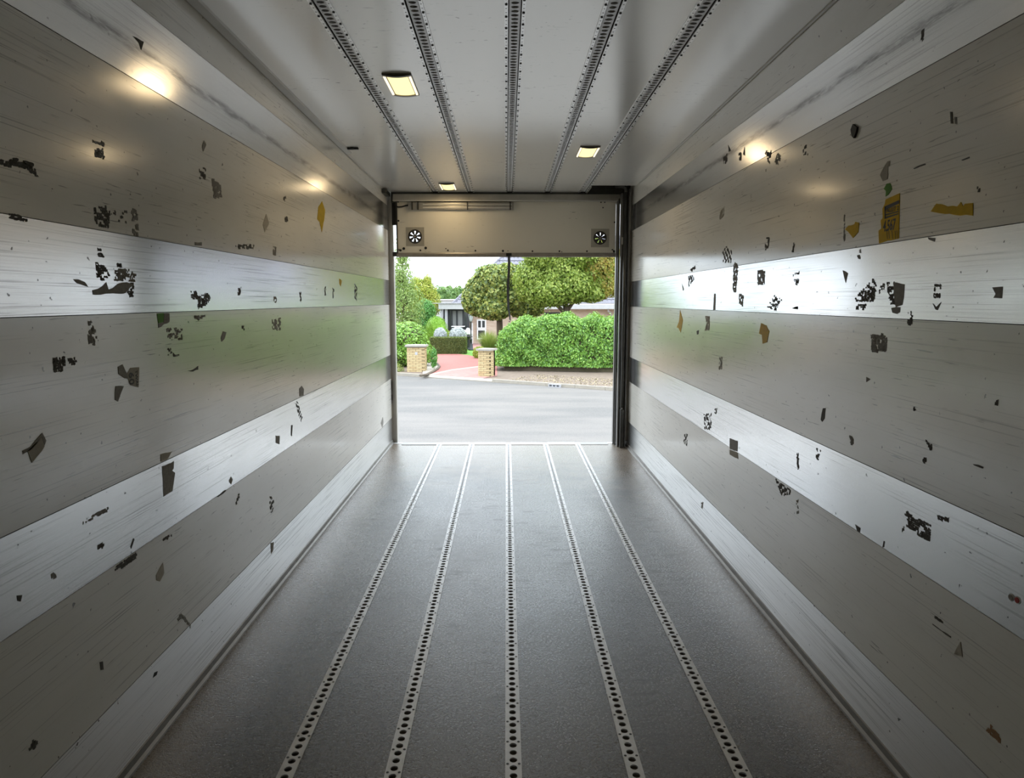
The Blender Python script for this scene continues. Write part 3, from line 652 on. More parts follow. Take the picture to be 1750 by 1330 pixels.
# grey and dark residue, wall opposite the PALLET sticker
LW = 'wall opposite the PALLET sticker'
L_items = [
 ('b', [(625, 645), (665, 635), (720, 590), (735, 640), (765, 630), (800, 600), (860, 590), (905, 610), (850, 665), (740, 668), (630, 675)], 'grey_scrap', 'wide dark grey torn sticker rest on the middle strip', 0),
 ('b', [(650, 460), (700, 470), (748, 540), (700, 577), (655, 560)], 'dark_scrap', 'striped dark residue patch above the wide grey sticker rest', .32),
 ('b', [(780, 505), (860, 495), (920, 540), (915, 585), (775, 580)], 'grey_scrap', 'flat grey residue patch right above the wide grey sticker rest', .25),
 ('b', [(495, 570), (530, 570), (575, 590), (597, 622), (520, 597)], 'grey_scrap', 'curved dark scrap beside the wide grey sticker rest', 0),
 ('b', [(850, 590), (915, 590), (905, 705), (855, 670)], 'dark_scrap', 'peppered dark residue at the end of the wide grey sticker rest', .5),
 ('b', [(795, 455), (825, 455), (822, 485), (795, 488)], 'dark_scrap', 'tiny dark dab above the striped residue patch', .2),
 ('b', [(640, 90), (720, 70), (745, 110), (740, 215), (645, 205)], 'dark_scrap', 'large ragged dark residue above the middle strip', .38),
 ('b', [(760, 95), (860, 105), (858, 195), (770, 200)], 'dark_scrap', 'hollow ragged residue beside the large ragged one above the strip', .68),
 ('b', [(60, 130), (115, 125), (195, 175), (100, 165), (60, 155)], 'dark_scrap', 'dark smear across the upper edge of the middle strip', .1),
 ('b', [(1290, 655), (1335, 650), (1345, 690), (1410, 660), (1432, 700), (1400, 745), (1340, 775), (1345, 705), (1300, 700)], 'dark_scrap', 'black ragged residue blot on the middle strip', .18),
 ('b', [(360, 1105), (440, 1095), (445, 1140), (425, 1195), (365, 1200)], 'dark_scrap', 'dense dark crosshatched residue low on the big middle panel', .25),
 ('b', [(460, 1110), (520, 1105), (515, 1150), (475, 1150)], 'dark_scrap', 'small broken residue right of the crosshatched one', .5),
 ('b', [(600, 860), (625, 855), (660, 960), (640, 1020), (600, 1000)], 'grey_scrap', 'brownish upright rub mark under the middle strip', .4),
 ('b', [(1130, 900), (1240, 905), (1235, 980), (1140, 970)], 'grey_scrap', 'loose grey residue under the green sticker rest', .5),
 ('b', [(1130, 1010), (1180, 1060), (1230, 1030), (1230, 1100), (1140, 1090)], 'dark_scrap', 'scattered dark flecks below the loose grey residue', .68),
 ('b', [(1275, 1190), (1310, 1185), (1345, 1160), (1345, 1185), (1310, 1198)], 'dark_scrap', 'short black scrawl on the big middle panel', 0),
 ('b', [(1500, 970), (1515, 925), (1538, 930), (1525, 975), (1505, 995)], 'grey_scrap', 'grey leaf-shaped scrap on the big middle panel', 0),
 ('b', [(890, 90), (930, 95), (945, 270), (905, 270)], 'grey_scrap', 'faded upright grey streak touching the middle strip', .55),
 ('b', [(665, 360), (700, 360), (705, 420), (665, 420)], 'dark_scrap', 'small dark mark above the striped residue patch', .4),
 ('b', [(1325, 318), (1370, 318), (1370, 343), (1325, 340)], 'grey_scrap', 'small oval grey dab above the strip edge', 0),
 ('b', [(1600, 335), (1725, 335), (1725, 365), (1605, 360)], 'dark_scrap', 'row of broken dark letters above the middle strip', .3),
 ('b', [(1320, 815), (1400, 815), (1350, 850), (1325, 850)], 'grey_scrap', 'triangular grey residue just under the middle strip', .15),
 ('a', [(630, 960), (705, 970), (705, 1045), (722, 1080), (650, 1065)], 'grey_scrap', 'dark square sticker outline high on the upper panel', .12),
 ('a', [(1372, 1000), (1385, 955), (1400, 985), (1380, 1030)], 'grey_scrap', 'small diamond scrap high on the upper panel', 0),
 ('a', [(1352, 1140), (1398, 1140), (1398, 1215), (1355, 1215)], 'dark_scrap', 'small checkered residue on the upper panel', .5),
 ('a', [(1438, 1205), (1500, 1258), (1508, 1345), (1450, 1345)], 'grey_scrap', 'grey sail-shaped sticker rest on the upper panel', .1),
 ('a', [(0, 1085), (130, 1075), (235, 1110), (255, 1205), (170, 1140), (0, 1125)], 'dark_scrap', 'long torn dark smear on the upper panel', .12),
 ('a', [(900, 245), (975, 285), (958, 340), (940, 290)], 'dark_scrap', 'black pointed scrap on the top aluminium strip', 0),
 ('c', [(592, 200), (615, 128), (635, 190), (605, 250)], 'beige_scrap', 'brownish leaf-shaped paper rest left of the yellow shred', 0),
 ('c', [(655, 845), (715, 835), (715, 915), (658, 915)], 'grey_scrap', 'faded printed label rest under the middle strip', .42),
 ('c', [(663, 345), (685, 350), (682, 405), (663, 405)], 'grey_scrap', 'slim grey scrap above the strip edge', .1),
 ('c', [(425, 620), (445, 620), (440, 680), (422, 675)], 'dark_scrap', 'slim dark residue on the middle strip', .35),
 ('c', [(665, 690), (690, 690), (685, 730), (668, 725)], 'grey_scrap', 'small grey scrap low on the middle strip', .2),
 ('c', [(840, 655), (852, 655), (856, 725), (846, 720)], 'dark_scrap', 'thin dark upright scrap on the middle strip', .2),
 ('c', [(1065, 630), (1078, 630), (1080, 700), (1068, 700)], 'dark_scrap', 'thin peppered scrap on the middle strip near the doorway', .45),
 ('c', [(1215, 600), (1235, 620), (1230, 730), (1215, 700)], 'dark_scrap', 'dark scrap on the middle strip by the doorway', .45),
 ('c', [(1010, 620), (1022, 620), (1025, 680), (1012, 680)], 'dark_scrap', 'thin fleck row on the middle strip near the doorway', .5),
 ('c', [(742, 150), (760, 140), (765, 180), (742, 178)], 'dark_scrap', 'tiny black dab between beige rest and yellow shred', .1),
 ('c', [(730, 5), (752, 5), (748, 45), (735, 40)], 'dark_scrap', 'tiny dark flecks under the top strip', .45),
 ('c', [(450, 890), (468, 890), (468, 915), (450, 912)], 'dark_scrap', 'tiny black fleck below the grey leaf scrap', .3),
 ('d', [(1100, 545), (1180, 510), (1178, 560), (1168, 575), (1188, 590), (1178, 660), (1170, 715), (1110, 752)], 'grey_scrap', 'upright grey sticker rest with torn edge on the lower strip', 0),
 ('d', [(1090, 465), (1168, 445), (1135, 500), (1092, 515)], 'beige_scrap', 'beige paper corner above the upright grey sticker rest', 0),
 ('d', [(560, 935), (640, 870), (735, 815), (725, 850), (640, 900)], 'grey_scrap', 'long dark diagonal smear on the lower strip', .15),
 ('d', [(755, 1260), (830, 1190), (935, 1130), (925, 1165), (840, 1230)], 'dark_scrap', 'thick black smear under the lower strip', .1),
 ('d', [(1555, 640), (1568, 615), (1580, 635), (1570, 668), (1558, 655)], 'grey_scrap', 'small grey diamond on the lower strip', 0),
 ('d', [(185, 440), (280, 350), (300, 410), (215, 522)], 'beige_scrap', 'folded beige tape flap with pink edge on the big middle panel', 0),
 ('d', [(150, 440), (205, 415), (285, 318), (312, 370), (300, 400), (280, 348), (210, 430), (155, 462)], 'grey_scrap', 'dark torn border around the folded beige tape flap', 0),
 ('d', [(1060, 1285), (1105, 1200), (1115, 1270), (1085, 1328), (1062, 1320)], 'beige_scrap', 'beige leaf-shaped paper rest on the lowest panel', 0),
 ('d', [(1475, 750), (1530, 705), (1535, 712), (1480, 755)], 'dark_scrap', 'black dash at the lower strip edge', 0),
 ('d', [(660, 1075), (705, 1070), (700, 1105), (665, 1108)], 'dark_scrap', 'small dark blot low on the lower strip', .2),
 ('d', [(345, 1280), (380, 1270), (382, 1305), (350, 1310)], 'grey_scrap', 'grey round blot low on the lower strip', .1),
 ('d', [(885, 1090), (905, 1035), (912, 1040), (890, 1105)], 'dark_scrap', 'thin black nick on the lower strip', 0),
 ('d', [(1100, 1050), (1150, 1010), (1170, 1020), (1110, 1055)], 'dark_scrap', 'short dark scrape on the lowest panel', .3),
 ('d', [(785, 0), (840, 0), (800, 105), (780, 95)], 'grey_scrap', 'torn grey strip below the printed beige tape', 0),
 ('e', [(680, 415), (707, 420), (705, 475), (680, 465)], 'grey_scrap', 'small grey square on the lower strip', 0),
 ('e', [(840, 95), (856, 78), (872, 100), (868, 145), (842, 150)], 'grey_scrap', 'grey house-shaped scrap above the lower strip', 0),
 ('e', [(812, 185), (830, 185), (862, 290), (852, 320), (830, 260)], 'dark_scrap', 'broken diagonal dark trail on the lower strip', .45),
 ('e', [(785, 345), (795, 345), (790, 420), (783, 415)], 'dark_scrap', 'thin black tick on the lower strip', 0),
 ('e', [(645, 1145), (667, 1140), (662, 1200), (648, 1220)], 'grey_scrap', 'grey scrap on the kick strip near the floor', 0),
 ('e', [(405, 880), (430, 810), (435, 830), (412, 885)], 'dark_scrap', 'slim black scrap on the lowest panel', .15),
 ('e', [(640, 800), (670, 870), (655, 980), (640, 900)], 'dark_scrap', 'scattered dark dashes on the lowest panel', .6),
 ('e', [(1395, 330), (1408, 290), (1413, 325), (1405, 362)], 'grey_scrap', 'grey arrow scrap near the doorway on the lowest panel', 0),
 ('h', [(1180, 285), (1205, 225), (1272, 300), (1270, 330), (1215, 255)], 'grey_scrap', 'torn paper corner at the kick strip edge', .1),
 ('h', [(665, 555), (685, 550), (690, 605), (672, 608)], 'dark_scrap', 'short dark mark on the lowest panel', 0),
 ('h', [(195, 1150), (220, 1080), (262, 1085), (245, 1120)], 'dark_scrap', 'brown blot on the lowest panel near the bulkhead', .2),
 ('h', [(110, 110), (145, 105), (135, 150), (115, 145)], 'dark_scrap', 'black blot on the lower strip near the bulkhead', 0),
 ('h', [(1020, 660), (1030, 625), (1052, 615), (1045, 640)], 'black', 'tiny black shred on the kick strip', 0),
]
R_items = [
 ('g', [(600, 690), (680, 620), (735, 555), (750, 610), (735, 720), (610, 722)], 'dark_scrap', 'large peppered residue triangle on the middle strip', .42),
 ('g', [(605, 740), (680, 745), (665, 778), (610, 775)], 'dark_scrap', 'short dark residue under the peppered triangle', .25),
 ('g', [(760, 585), (805, 580), (800, 680), (765, 660)], 'dark_scrap', 'thin peppering between triangle and solid grey label rest', .62),
 ('g', [(865, 590), (940, 605), (935, 690), (925, 745), (880, 760), (870, 690)], 'grey_scrap', 'solid grey label rest on the middle strip', 0),
 ('g', [(820, 585), (870, 590), (875, 735), (850, 740), (822, 650)], 'dark_scrap', 'peppered edge of the solid grey label rest', .38),
 ('g', [(850, 765), (912, 760), (908, 795), (890, 806), (858, 798)], 'grey_scrap', 'small grey foot under the solid grey label rest', 0),
 ('g', [(1145, 600), (1190, 600), (1180, 690), (1140, 697)], 'dark_scrap', 'upright striped residue right of the solid grey label rest', .4),
 ('g', [(1133, 735), (1155, 760), (1190, 725), (1165, 780), (1150, 775)], 'dark_scrap', 'dark check-mark scrap under the striped residue', 0),
 ('g', [(1537, 625), (1608, 620), (1602, 700), (1545, 697), (1560, 670)], 'grey_scrap', 'grey square with a bite on the middle strip', 0),
 ('g', [(1475, 640), (1512, 640), (1512, 698), (1478, 698)], 'dark_scrap', 'dark flecks left of the bitten grey square', .6),
 ('g', [(520, 510), (555, 530), (540, 595)], 'grey_scrap', 'pointed grey triangle on the middle strip', 0),
 ('g', [(172, 545), (222, 520), (220, 600), (200, 610)], 'dark_scrap', 'loose dark crumbs on the middle strip', .55),
 ('g', [(172, 768), (212, 755), (214, 775)], 'grey_scrap', 'small flat grey wedge low on the middle strip', 0),
 ('g', [(712, 945), (818, 945), (815, 1062), (712, 1062)], 'grey_scrap', 'square brown-grey sticker rest under the middle strip', .05),
 ('g', [(680, 1235), (706, 1250), (680, 1268)], 'grey_scrap', 'small grey triangle on the big middle panel', 0),
 ('g', [(958, 805), (990, 790), (990, 880), (965, 900)], 'dark_scrap', 'dark flecks across the lower edge of the middle strip', .6),
 ('g', [(1098, 285), (1150, 290), (1145, 315), (1105, 300)], 'grey_scrap', 'grey dab under the strip edge right of the PALLET sticker', 0),
 ('g', [(525, 130), (533, 130), (533, 310), (525, 310)], 'grey_scrap', 'thin vertical streak beside the crumpled yellow rest', .3),
 ('g', [(172, 380), (185, 325), (192, 330), (182, 395)], 'dark_scrap', 'thin dark shred at the strip edge', .1),
 ('g', [(615, 425), (635, 365), (645, 370), (640, 430)], 'grey_scrap', 'upright grey shred under the strip edge left of the PALLET sticker', .3),
 ('f', [(852, 470), (868, 450), (885, 490), (870, 660), (845, 655)], 'grey_scrap', 'tall grey spear-shaped residue crossing the strip edge', .12),
 ('f', [(1015, 512), (1068, 512), (1062, 607), (1012, 605)], 'grey_scrap', 'upright grey rectangle residue on the middle strip', .08),
 ('f', [(890, 668), (922, 680), (915, 755), (888, 740)], 'grey_scrap', 'small framed grey rectangle on the middle strip', .15),
 ('f', [(720, 668), (730, 670), (728, 780), (713, 782)], 'grey_scrap', 'slim grey spike low on the middle strip', 0),
 ('f', [(543, 545), (580, 545), (583, 575), (545, 625)], 'dark_scrap', 'striped dark scrap near the doorway on the middle strip', .4),
 ('f', [(1080, 760), (1130, 680), (1185, 715), (1140, 785)], 'dark_scrap', 'peppered diamond residue on the middle strip', .48),
 ('f', [(500, 600), (514, 640), (508, 650)], 'grey_scrap', 'tiny pointed fleck near the doorway', 0),
 ('f', [(658, 825), (690, 820), (688, 915), (655, 920), (668, 870)], 'beige_scrap', 'pale paper rest below the middle strip near the golden shred', .15),
 ('f', [(755, 1105), (775, 1100), (772, 1180), (750, 1185)], 'grey_scrap', 'faint grey residue low on the big middle panel', .4),
 ('f', [(752, 175), (760, 110), (788, 78), (785, 140)], 'beige_scrap', 'slim beige paper rest on the upper panel near the doorway', .1),
 ('f', [(775, 390), (800, 345), (840, 380), (835, 460), (780, 455)], 'dark_scrap', 'ragged dark residue above the strip near the doorway', .58),
 ('f', [(1060, 375), (1075, 285), (1098, 290), (1090, 360)], 'dark_scrap', 'dark torn shred on the upper panel above the strip', .42),
 ('f', [(600, 925), (615, 918), (612, 945), (603, 948)], 'dark_scrap', 'tiny dark scrap beside the pale paper rest', 0),
 ('f', [(1253, 770), (1290, 758), (1290, 775)], 'grey_scrap', 'tiny grey wedge at the lower strip edge', 0),
 ('f', [(555, 505), (590, 480), (592, 500), (565, 518)], 'dark_scrap', 'dark dash above the strip near the doorway', .2),
 ('j', [(935, 880), (960, 850), (1010, 905), (1070, 910), (1120, 950), (1112, 1060), (1060, 1030), (935, 935)], 'dark_scrap', 'big black ragged residue block on the lower strip', .16),
 ('j', [(1160, 880), (1240, 895), (1240, 928), (1165, 905)], 'dark_scrap', 'flat dark label rest right of the black ragged block', .18),
 ('j', [(605, 940), (640, 965), (635, 995), (618, 985)], 'dark_scrap', 'dark fang-shaped scrap at the lower strip edge', 0),
 ('j', [(205, 460), (218, 458), (222, 565), (210, 565)], 'dark_scrap', 'upright black bar residue on the lower strip', .1),
 ('j', [(338, 420), (370, 428), (355, 500), (335, 495)], 'dark_scrap', 'broken dark letters on the lower strip', .45),
 ('j', [(370, 230), (385, 150), (402, 150), (395, 220), (380, 242)], 'dark_scrap', 'dark banana-shaped scrap above the lower strip', 0),
 ('j', [(60, 630), (165, 710), (160, 740), (100, 740)], 'dark_scrap', 'smudged dark triangle under the lower strip', .4),
 ('j', [(1540, 85), (1578, 90), (1572, 130), (1552, 125)], 'dark_scrap', 'dark blot on the big middle panel far from the doorway', .1),
 ('j', [(1405, 530), (1475, 550), (1472, 560), (1415, 540)], 'dark_scrap', 'thin black dash on the big middle panel', 0),
 ('j', [(1045, 490), (1088, 490), (1085, 525), (1050, 520)], 'dark_scrap', 'dark smudged blot above the lower strip', .3),
 ('j', [(1085, 360), (1125, 375), (1125, 435), (1100, 430)], 'dark_scrap', 'dark scribble on the big middle panel', .5),
 ('j', [(1000, 120), (1018, 115), (1010, 170), (1000, 165)], 'dark_scrap', 'tiny dark hook on the big middle panel', .3),
 ('j', [(565, 335), (592, 335), (590, 400), (568, 400)], 'grey_scrap', 'faded small letters above the lower strip', .5),
 ('j', [(920, 965), (948, 960), (945, 995), (920, 990)], 'grey_scrap', 'grey round fleck left of the black ragged block', .1),
 ('j', [(790, 1095), (798, 1052), (805, 1055), (800, 1095)], 'dark_scrap', 'tiny dark triangle under the lower strip', 0),
 ('j', [(200, 770), (215, 770), (220, 865), (208, 870)], 'grey_scrap', 'faint upright streak under the lower strip', .4),
 ('k', [(985, 355), (1040, 375), (1038, 447), (985, 425)], 'grey_scrap', 'grey square sticker rest on the lower strip', 0),
 ('k', [(985, 432), (1040, 455), (1042, 497), (985, 465)], 'beige_scrap', 'pale lower half of the square sticker rest on the panel', 0),
 ('k', [(808, 190), (862, 185), (860, 298), (812, 290)], 'dark_scrap', 'broken printed residue on the lower strip near the doorway', .5),
 ('k', [(880, 155), (900, 152), (895, 190), (882, 185)], 'dark_scrap', 'tiny dark letters beside the broken printed residue', .3),
 ('k', [(672, 330), (697, 320), (695, 410), (670, 390)], 'dark_scrap', 'ragged dark residue on the lowest panel near the doorway', .55),
 ('k', [(790, 795), (806, 790), (800, 838), (792, 835)], 'grey_scrap', 'small grey hook mark on the kick strip', .2),
 ('l', [(1415, 1070), (1445, 1045), (1445, 1105), (1420, 1115)], 'dark_scrap', 'dark torn scrap on the top strip', .1),
 ('l', [(1520, 1045), (1543, 1035), (1540, 1090), (1522, 1092)], 'dark_scrap', 'dark hooked scrap on the top strip', .3),
 ('l', [(1552, 1050), (1562, 1000), (1565, 1058)], 'dark_scrap', 'thin dark wedge on the top strip', 0),
 ('l', [(1450, 985), (1468, 1025), (1455, 1033)], 'dark_scrap', 'small dark flag-shaped scrap on the top strip', 0),
 ('l', [(1700, 1020), (1745, 1025), (1735, 1110), (1705, 1080)], 'dark_scrap', 'ragged dark residue under the reflected lamp', .4),
 ('n', [(50, 1110), (75, 1040), (100, 1060), (80, 1120)], 'grey_scrap', 'grey smudge below the top strip', .4),
 ('n', [(248, 990), (280, 985), (282, 1055), (245, 1065)], 'dark_scrap', 'dark curled shreds below the top strip', .6),
 ('n', [(1250, 760), (1265, 760), (1268, 840), (1255, 840)], 'dark_scrap', 'short upright dark smear on the upper panel', 0),
 ('n', [(1280, 795), (1292, 795), (1295, 845), (1284, 842)], 'grey_scrap', 'second shorter upright smear on the upper panel', 0),
 ('n', [(1000, 1145), (1080, 1112), (1082, 1120), (1005, 1150)], 'dark_scrap', 'long thin black dash on the upper panel', 0),
 ('n', [(1325, 1088), (1380, 1065), (1382, 1075), (1335, 1092)], 'dark_scrap', 'short thick black dash on the upper panel', 0),
 ('n', [(1420, 1268), (1435, 1265), (1450, 1300), (1438, 1302)], 'dark_scrap', 'small dark fleck above the long yellow tape strip', .2),
 ('n', [(1055, 175), (1072, 172), (1068, 275), (1056, 270)], 'dark_scrap', 'upright dark smear on the top strip', .2),
 ('m', [(1255, 500), (1298, 420), (1310, 518)], 'beige_scrap', 'pale triangular paper flap on the lowest panel', 0),
 ('m', [(1475, 1010), (1500, 980), (1545, 1030), (1575, 1110), (1530, 1085)], 'rust', 'rusty orange stain on the lowest panel', .08),
 ('m', [(1110, 298), (1235, 385), (1232, 392), (1115, 306)], 'dark_scrap', 'thin black scratch mark on the lowest panel', 0),
 ('m', [(1125, 250), (1180, 275), (1175, 292), (1130, 262)], 'dark_scrap', 'short dark rub mark above the thin black scratch', .2),
]
seen = {}
for wall, items in (('L', L_items), ('R', R_items)):
    for crop, pts, mat, lab, rag in items:
        full = lab + (', ' + LW if wall == 'L' and len(lab.split()) <= 9 else ', wall with the PALLET sticker' if wall == 'R' and 'PALLET' not in lab and len(lab.split()) <= 11 else '')
        scrap(wall, crop, pts, mat, full, name='paper_scrap' if mat == 'beige_scrap' else 'stain' if mat == 'rust' else 'sticker_residue', rag=rag, cat='residue' if mat != 'beige_scrap' else 'paper scrap', group='sticker rests on the walls')
# printed beige tape with the figures 60
tp = tag(empty('printed_tape', tuple(on_x(222, 640, -HW))), 'torn beige tape piece printed with 60, on the wall opposite the PALLET sticker', 'tape')
def cs2(pts, mat, name, d):
    poly = [tuple(on_x(a / 3.977, 334 + b / 3.977, -HW)[1:]) for a, b in pts]; return MB().prism(poly, lambda a, b, q: (-HW + q, a, b), -.0003, d).build(name, M[mat], tp)
cs2([(860, 1215), (885, 1172), (945, 1168), (940, 1305), (885, 1290), (868, 1245)], 'beige_scrap', 'sheet', .0014)
cs2([(800, 1165), (830, 1150), (862, 1215), (866, 1245), (845, 1243), (805, 1215)], 'grey_scrap', 'torn_end', .0016)
lettering('60', 223.5, 647, .042, tp, wall='L', rot=-math.pi / 2, d=.0018)
lettering('TWAI', 232.5, 646, .020, tp, wall='L', rot=-math.pi / 2, d=.0018)

# ================================================================== OUTSIDE
M['road'] = None
t = NT('worn_asphalt')
n1 = t.noise(55, None, 3, .7); n2 = t.noise(.35, t.obj((1, 3, 1)), 5); n3 = t.noise(14, None, 4, .7)
c = t.mix(t.ramp(n1, [(.35, 0), (.65, 1)]), (.080, .076, .072), (.148, .139, .131)); c = t.mix(t.math('MULTIPLY', t.ramp(n2, [(.4, 0), (.65, 1)]), .22), c, (.30, .26, .23))
c = t.mix(t.math('MULTIPLY', t.ramp(n3, [(.55, 0), (.8, 1)]), .2), c, (.2, .195, .19))
M['road'] = t.bsdf(c, .75, 0, t.bump(n1, .3, .01), .3)
M['kerb'] = plain('kerb_concrete', (.29, .26, .215), .8, 0, .2, 8)
M['soil'] = plain('dry_soil', (.16, .12, .09), .95, 0, .45, 9)
M['lawn'] = plain('lawn_grass', (.11, .26, .03), .9, 0, .3, 20)
M['gravel'] = plain('gravel_bed', (.30, .26, .22), .95, 0, .45, 30)
def paving(name, a, b, sc, rot, off=.5):
    t = NT(name); v = t.obj((1, 1, 1), (0, 0, rot))
    br_ = t.n('ShaderNodeTexBrick', {'Vector': v, 'Color1': (*a, 1), 'Color2': (*b, 1), 'Mortar': (a[0] * .55, a[1] * .5, a[2] * .5, 1), 'Scale': sc, 'Mortar Size': .012, 'Brick Width': .42, 'Row Height': .21}, offset=off)
    c = t.mix(t.math('MULTIPLY', t.noise(.8, None, 4), .35), br_.outputs[0], (a[0] * 1.15, a[1] * 1.15, a[2] * 1.1)); return t.bsdf(c, .8, 0, t.bump(br_.outputs[1], -.3, .006), .3)
M['pave'] = paving('red_clay_paving', (.34, .135, .115), (.29, .11, .095), 2.0, .2)
M['pave2'] = paving('pink_clay_paving', (.33, .19, .17), (.26, .13, .115), 2.0, -.5)
M['pave3'] = plain('pale_soldier_course', (.38, .28, .24), .8, 0, .2, 8)
M['brick'] = None
def brickmat(name, a, b):
    t = NT(name); oi = t.n('ShaderNodeObjectInfo'); c = t.mix(oi.outputs['Random'], a, b); c = t.mix(t.math('MULTIPLY', t.noise(40, None, 3), .3), c, (a[0] * .6, a[1] * .55, a[2] * .5)); return t.bsdf(c, .85, 0, t.bump(t.noise(60), .2, .004), .3)
M['brick'] = brickmat('yellow_brick', (.54, .43, .24), (.46, .34, .18))
M['mortar'] = plain('mortar', (.12, .095, .07), .95, 0, .2, 30)
M['cap'] = plain('pillar_cap_stone', (.30, .275, .24), .85, 0, .2, 10)
M['wallbrick'] = None
t = NT('house_brickwork')
br_ = t.n('ShaderNodeTexBrick', {'Vector': t.obj((1, 1, 1), (math.pi / 2, 0, 0)), 'Color1': (.52, .41, .32, 1), 'Color2': (.45, .33, .25, 1), 'Mortar': (.42, .385, .34, 1), 'Scale': 4.6, 'Mortar Size': .02, 'Brick Width': 1.0, 'Row Height': .3})
M['wallbrick'] = t.bsdf(br_.outputs[0], .85, 0, t.bump(br_.outputs[1], -.3, .01), .3)
M['tile'] = plain('dark_glazed_roof_tile', (.105, .10, .125), .33, 0, .35, 5, .6)
M['fascia'] = plain('white_fascia', (.40, .40, .40), .5)
M['annex'] = plain('grey_render', (.36, .36, .375), .6)
M['glass'] = None
t = NT('dark_window_glass'); M['glass'] = t.bsdf((.03, .033, .035), .06, 0, None, .6)
M['frame'] = plain('dark_window_frame', (.03, .032, .035), .5)
M['curtain'] = plain('grey_curtain', (.16, .165, .16), .9)
M['bark'] = plain('tree_bark', (.10, .075, .05), .9, 0, .4, 20)
M['lampmetal'] = plain('black_lamp_metal', (.02, .022, .025), .4, .3)
M['lampglass'] = plain('lantern_glass', (.42, .44, .45), .25)
M['flower'] = plain('white_flower', (.62, .62, .60), .8)
M['core'] = plain('brown_twigs', (.10, .085, .05), .95, 0, .4, 8)
def leafmat(name, cols, trans=.30, gloss=.35):
    t = NT(name); g = t.n('ShaderNodeNewGeometry'); col_ = t.ramp(g.outputs['Random Per Island'], [(i / max(1, len(cols) - 1), c) for i, c in enumerate(cols)])
    p = t.n('ShaderNodeBsdfPrincipled', {'Base Color': col_, 'Roughness': .42, 'Specular IOR Level': gloss}); tr = t.n('ShaderNodeBsdfTranslucent', {'Color': t.mix(.5, col_, (.35, .5, .06))})
    m = t.n('ShaderNodeMixShader', {0: trans, 1: p.outputs[0], 2: tr.outputs[0]}); t.t.links.new(m.outputs[0], t.out.inputs[0]); return t.m
M['l_hedge'] = leafmat('laurel_leaves', [(.05, .13, .02), (.12, .27, .035), (.20, .39, .06), (.30, .48, .10)], .25, .5)
M['l_hedge2'] = leafmat('light_laurel_leaves', [(.09, .20, .025), (.19, .36, .05), (.27, .45, .08)], .25, .5)
M['l_maple'] = leafmat('maple_leaves', [(.05, .09, .025), (.13, .18, .045), (.26, .31, .08), (.36, .36, .08)], .25, .4)
M['l_big'] = leafmat('olive_tree_leaves', [(.13, .20, .03), (.25, .33, .06), (.38, .44, .10)], .35, .35)
M['l_orange'] = leafmat('turning_leaves', [(.22, .24, .045), (.33, .29, .06), (.36, .23, .06)], .35, .3)
M['l_birch'] = leafmat('grey_green_leaves', [(.12, .19, .05), (.22, .32, .09), (.32, .42, .15)], .3, .3)
M['l_yellow'] = leafmat('yellow_green_leaves', [(.22, .30, .04), (.36, .40, .06), (.48, .46, .10)], .35, .3)
M['l_fresh'] = leafmat('fresh_green_leaves', [(.05, .19, .035), (.11, .30, .07), (.15, .36, .09)], .3, .4)
M['l_topiary'] = leafmat('clipped_box_leaves', [(.10, .24, .015), (.20, .38, .03), (.27, .45, .05)], .2, .3)
M['l_box'] = leafmat('dark_box_leaves', [(.045, .06, .02), (.10, .13, .035), (.17, .19, .06)], .2, .2)
M['l_lav'] = leafmat('grey_lavender_leaves', [(.40, .42, .43), (.52, .54, .56), (.62, .64, .66)], .2, .2)
M['l_grass'] = leafmat('reed_blades', [(.14, .19, .05), (.24, .29, .08), (.36, .36, .15)], .3, .2)
M['l_flower'] = leafmat('mixed_border_leaves', [(.12, .24, .04), (.26, .32, .06), (.48, .26, .14), (.46, .36, .22)], .3, .2)
M['l_far'] = leafmat('treeline_leaves', [(.07, .13, .04), (.11, .19, .06), (.16, .25, .09)], .2, .1)
M['l_litter'] = leafmat('dry_leaf_litter', [(.26, .20, .13), (.40, .32, .20), (.14, .10, .07)], .1, .2)

def leaf_object(name, P, N, size, mat, parent, asp=.5, out=.35, droop=.2, var=.35, thin=False):
    n = len(P); r = rng
    T = r.normal(size=(n, 3)); T -= (T * N).sum(1)[:, None] * N; T /= np.linalg.norm(T, axis=1)[:, None] + 1e-9
    D = T + N * r.normal(out, .3, size=(n, 1)); D[:, 2] -= droop; D /= np.linalg.norm(D, axis=1)[:, None] + 1e-9
    Sd = np.cross(D, N + r.normal(scale=.35, size=(n, 3))); Sd /= np.linalg.norm(Sd, axis=1)[:, None] + 1e-9
    Nn = np.cross(Sd, D)
    L = size * (1 + var * r.uniform(-1, 1, size=(n, 1))); Wd = L * asp * .5
    v0 = P - D * L * .4; v2 = P + D * L * .6; mid = P + D * L * .05
    v1 = mid + Sd * Wd + Nn * Wd * .35; v3 = mid - Sd * Wd + Nn * Wd * .35
    V = np.stack([v0, v1, v2, v3], 1).reshape(-1, 3)
    m = bpy.data.meshes.new(name); m.vertices.add(4 * n); m.vertices.foreach_set('co', V.astype(np.float32).ravel())
    idx = (np.arange(n)[:, None] * 4 + np.array([0, 1, 2, 0, 2, 3])[None]).ravel().astype(np.int32)
    m.loops.add(6 * n); m.loops.foreach_set('vertex_index', idx); m.polygons.add(2 * n)
    m.polygons.foreach_set('loop_start', (np.arange(2 * n) * 3).astype(np.int32)); m.polygons.foreach_set('loop_total', np.full(2 * n, 3, np.int32))
    m.update(calc_edges=True); m.materials.append(mat)
    o = link(name, m, parent); tag(o, kind='stuff'); return o
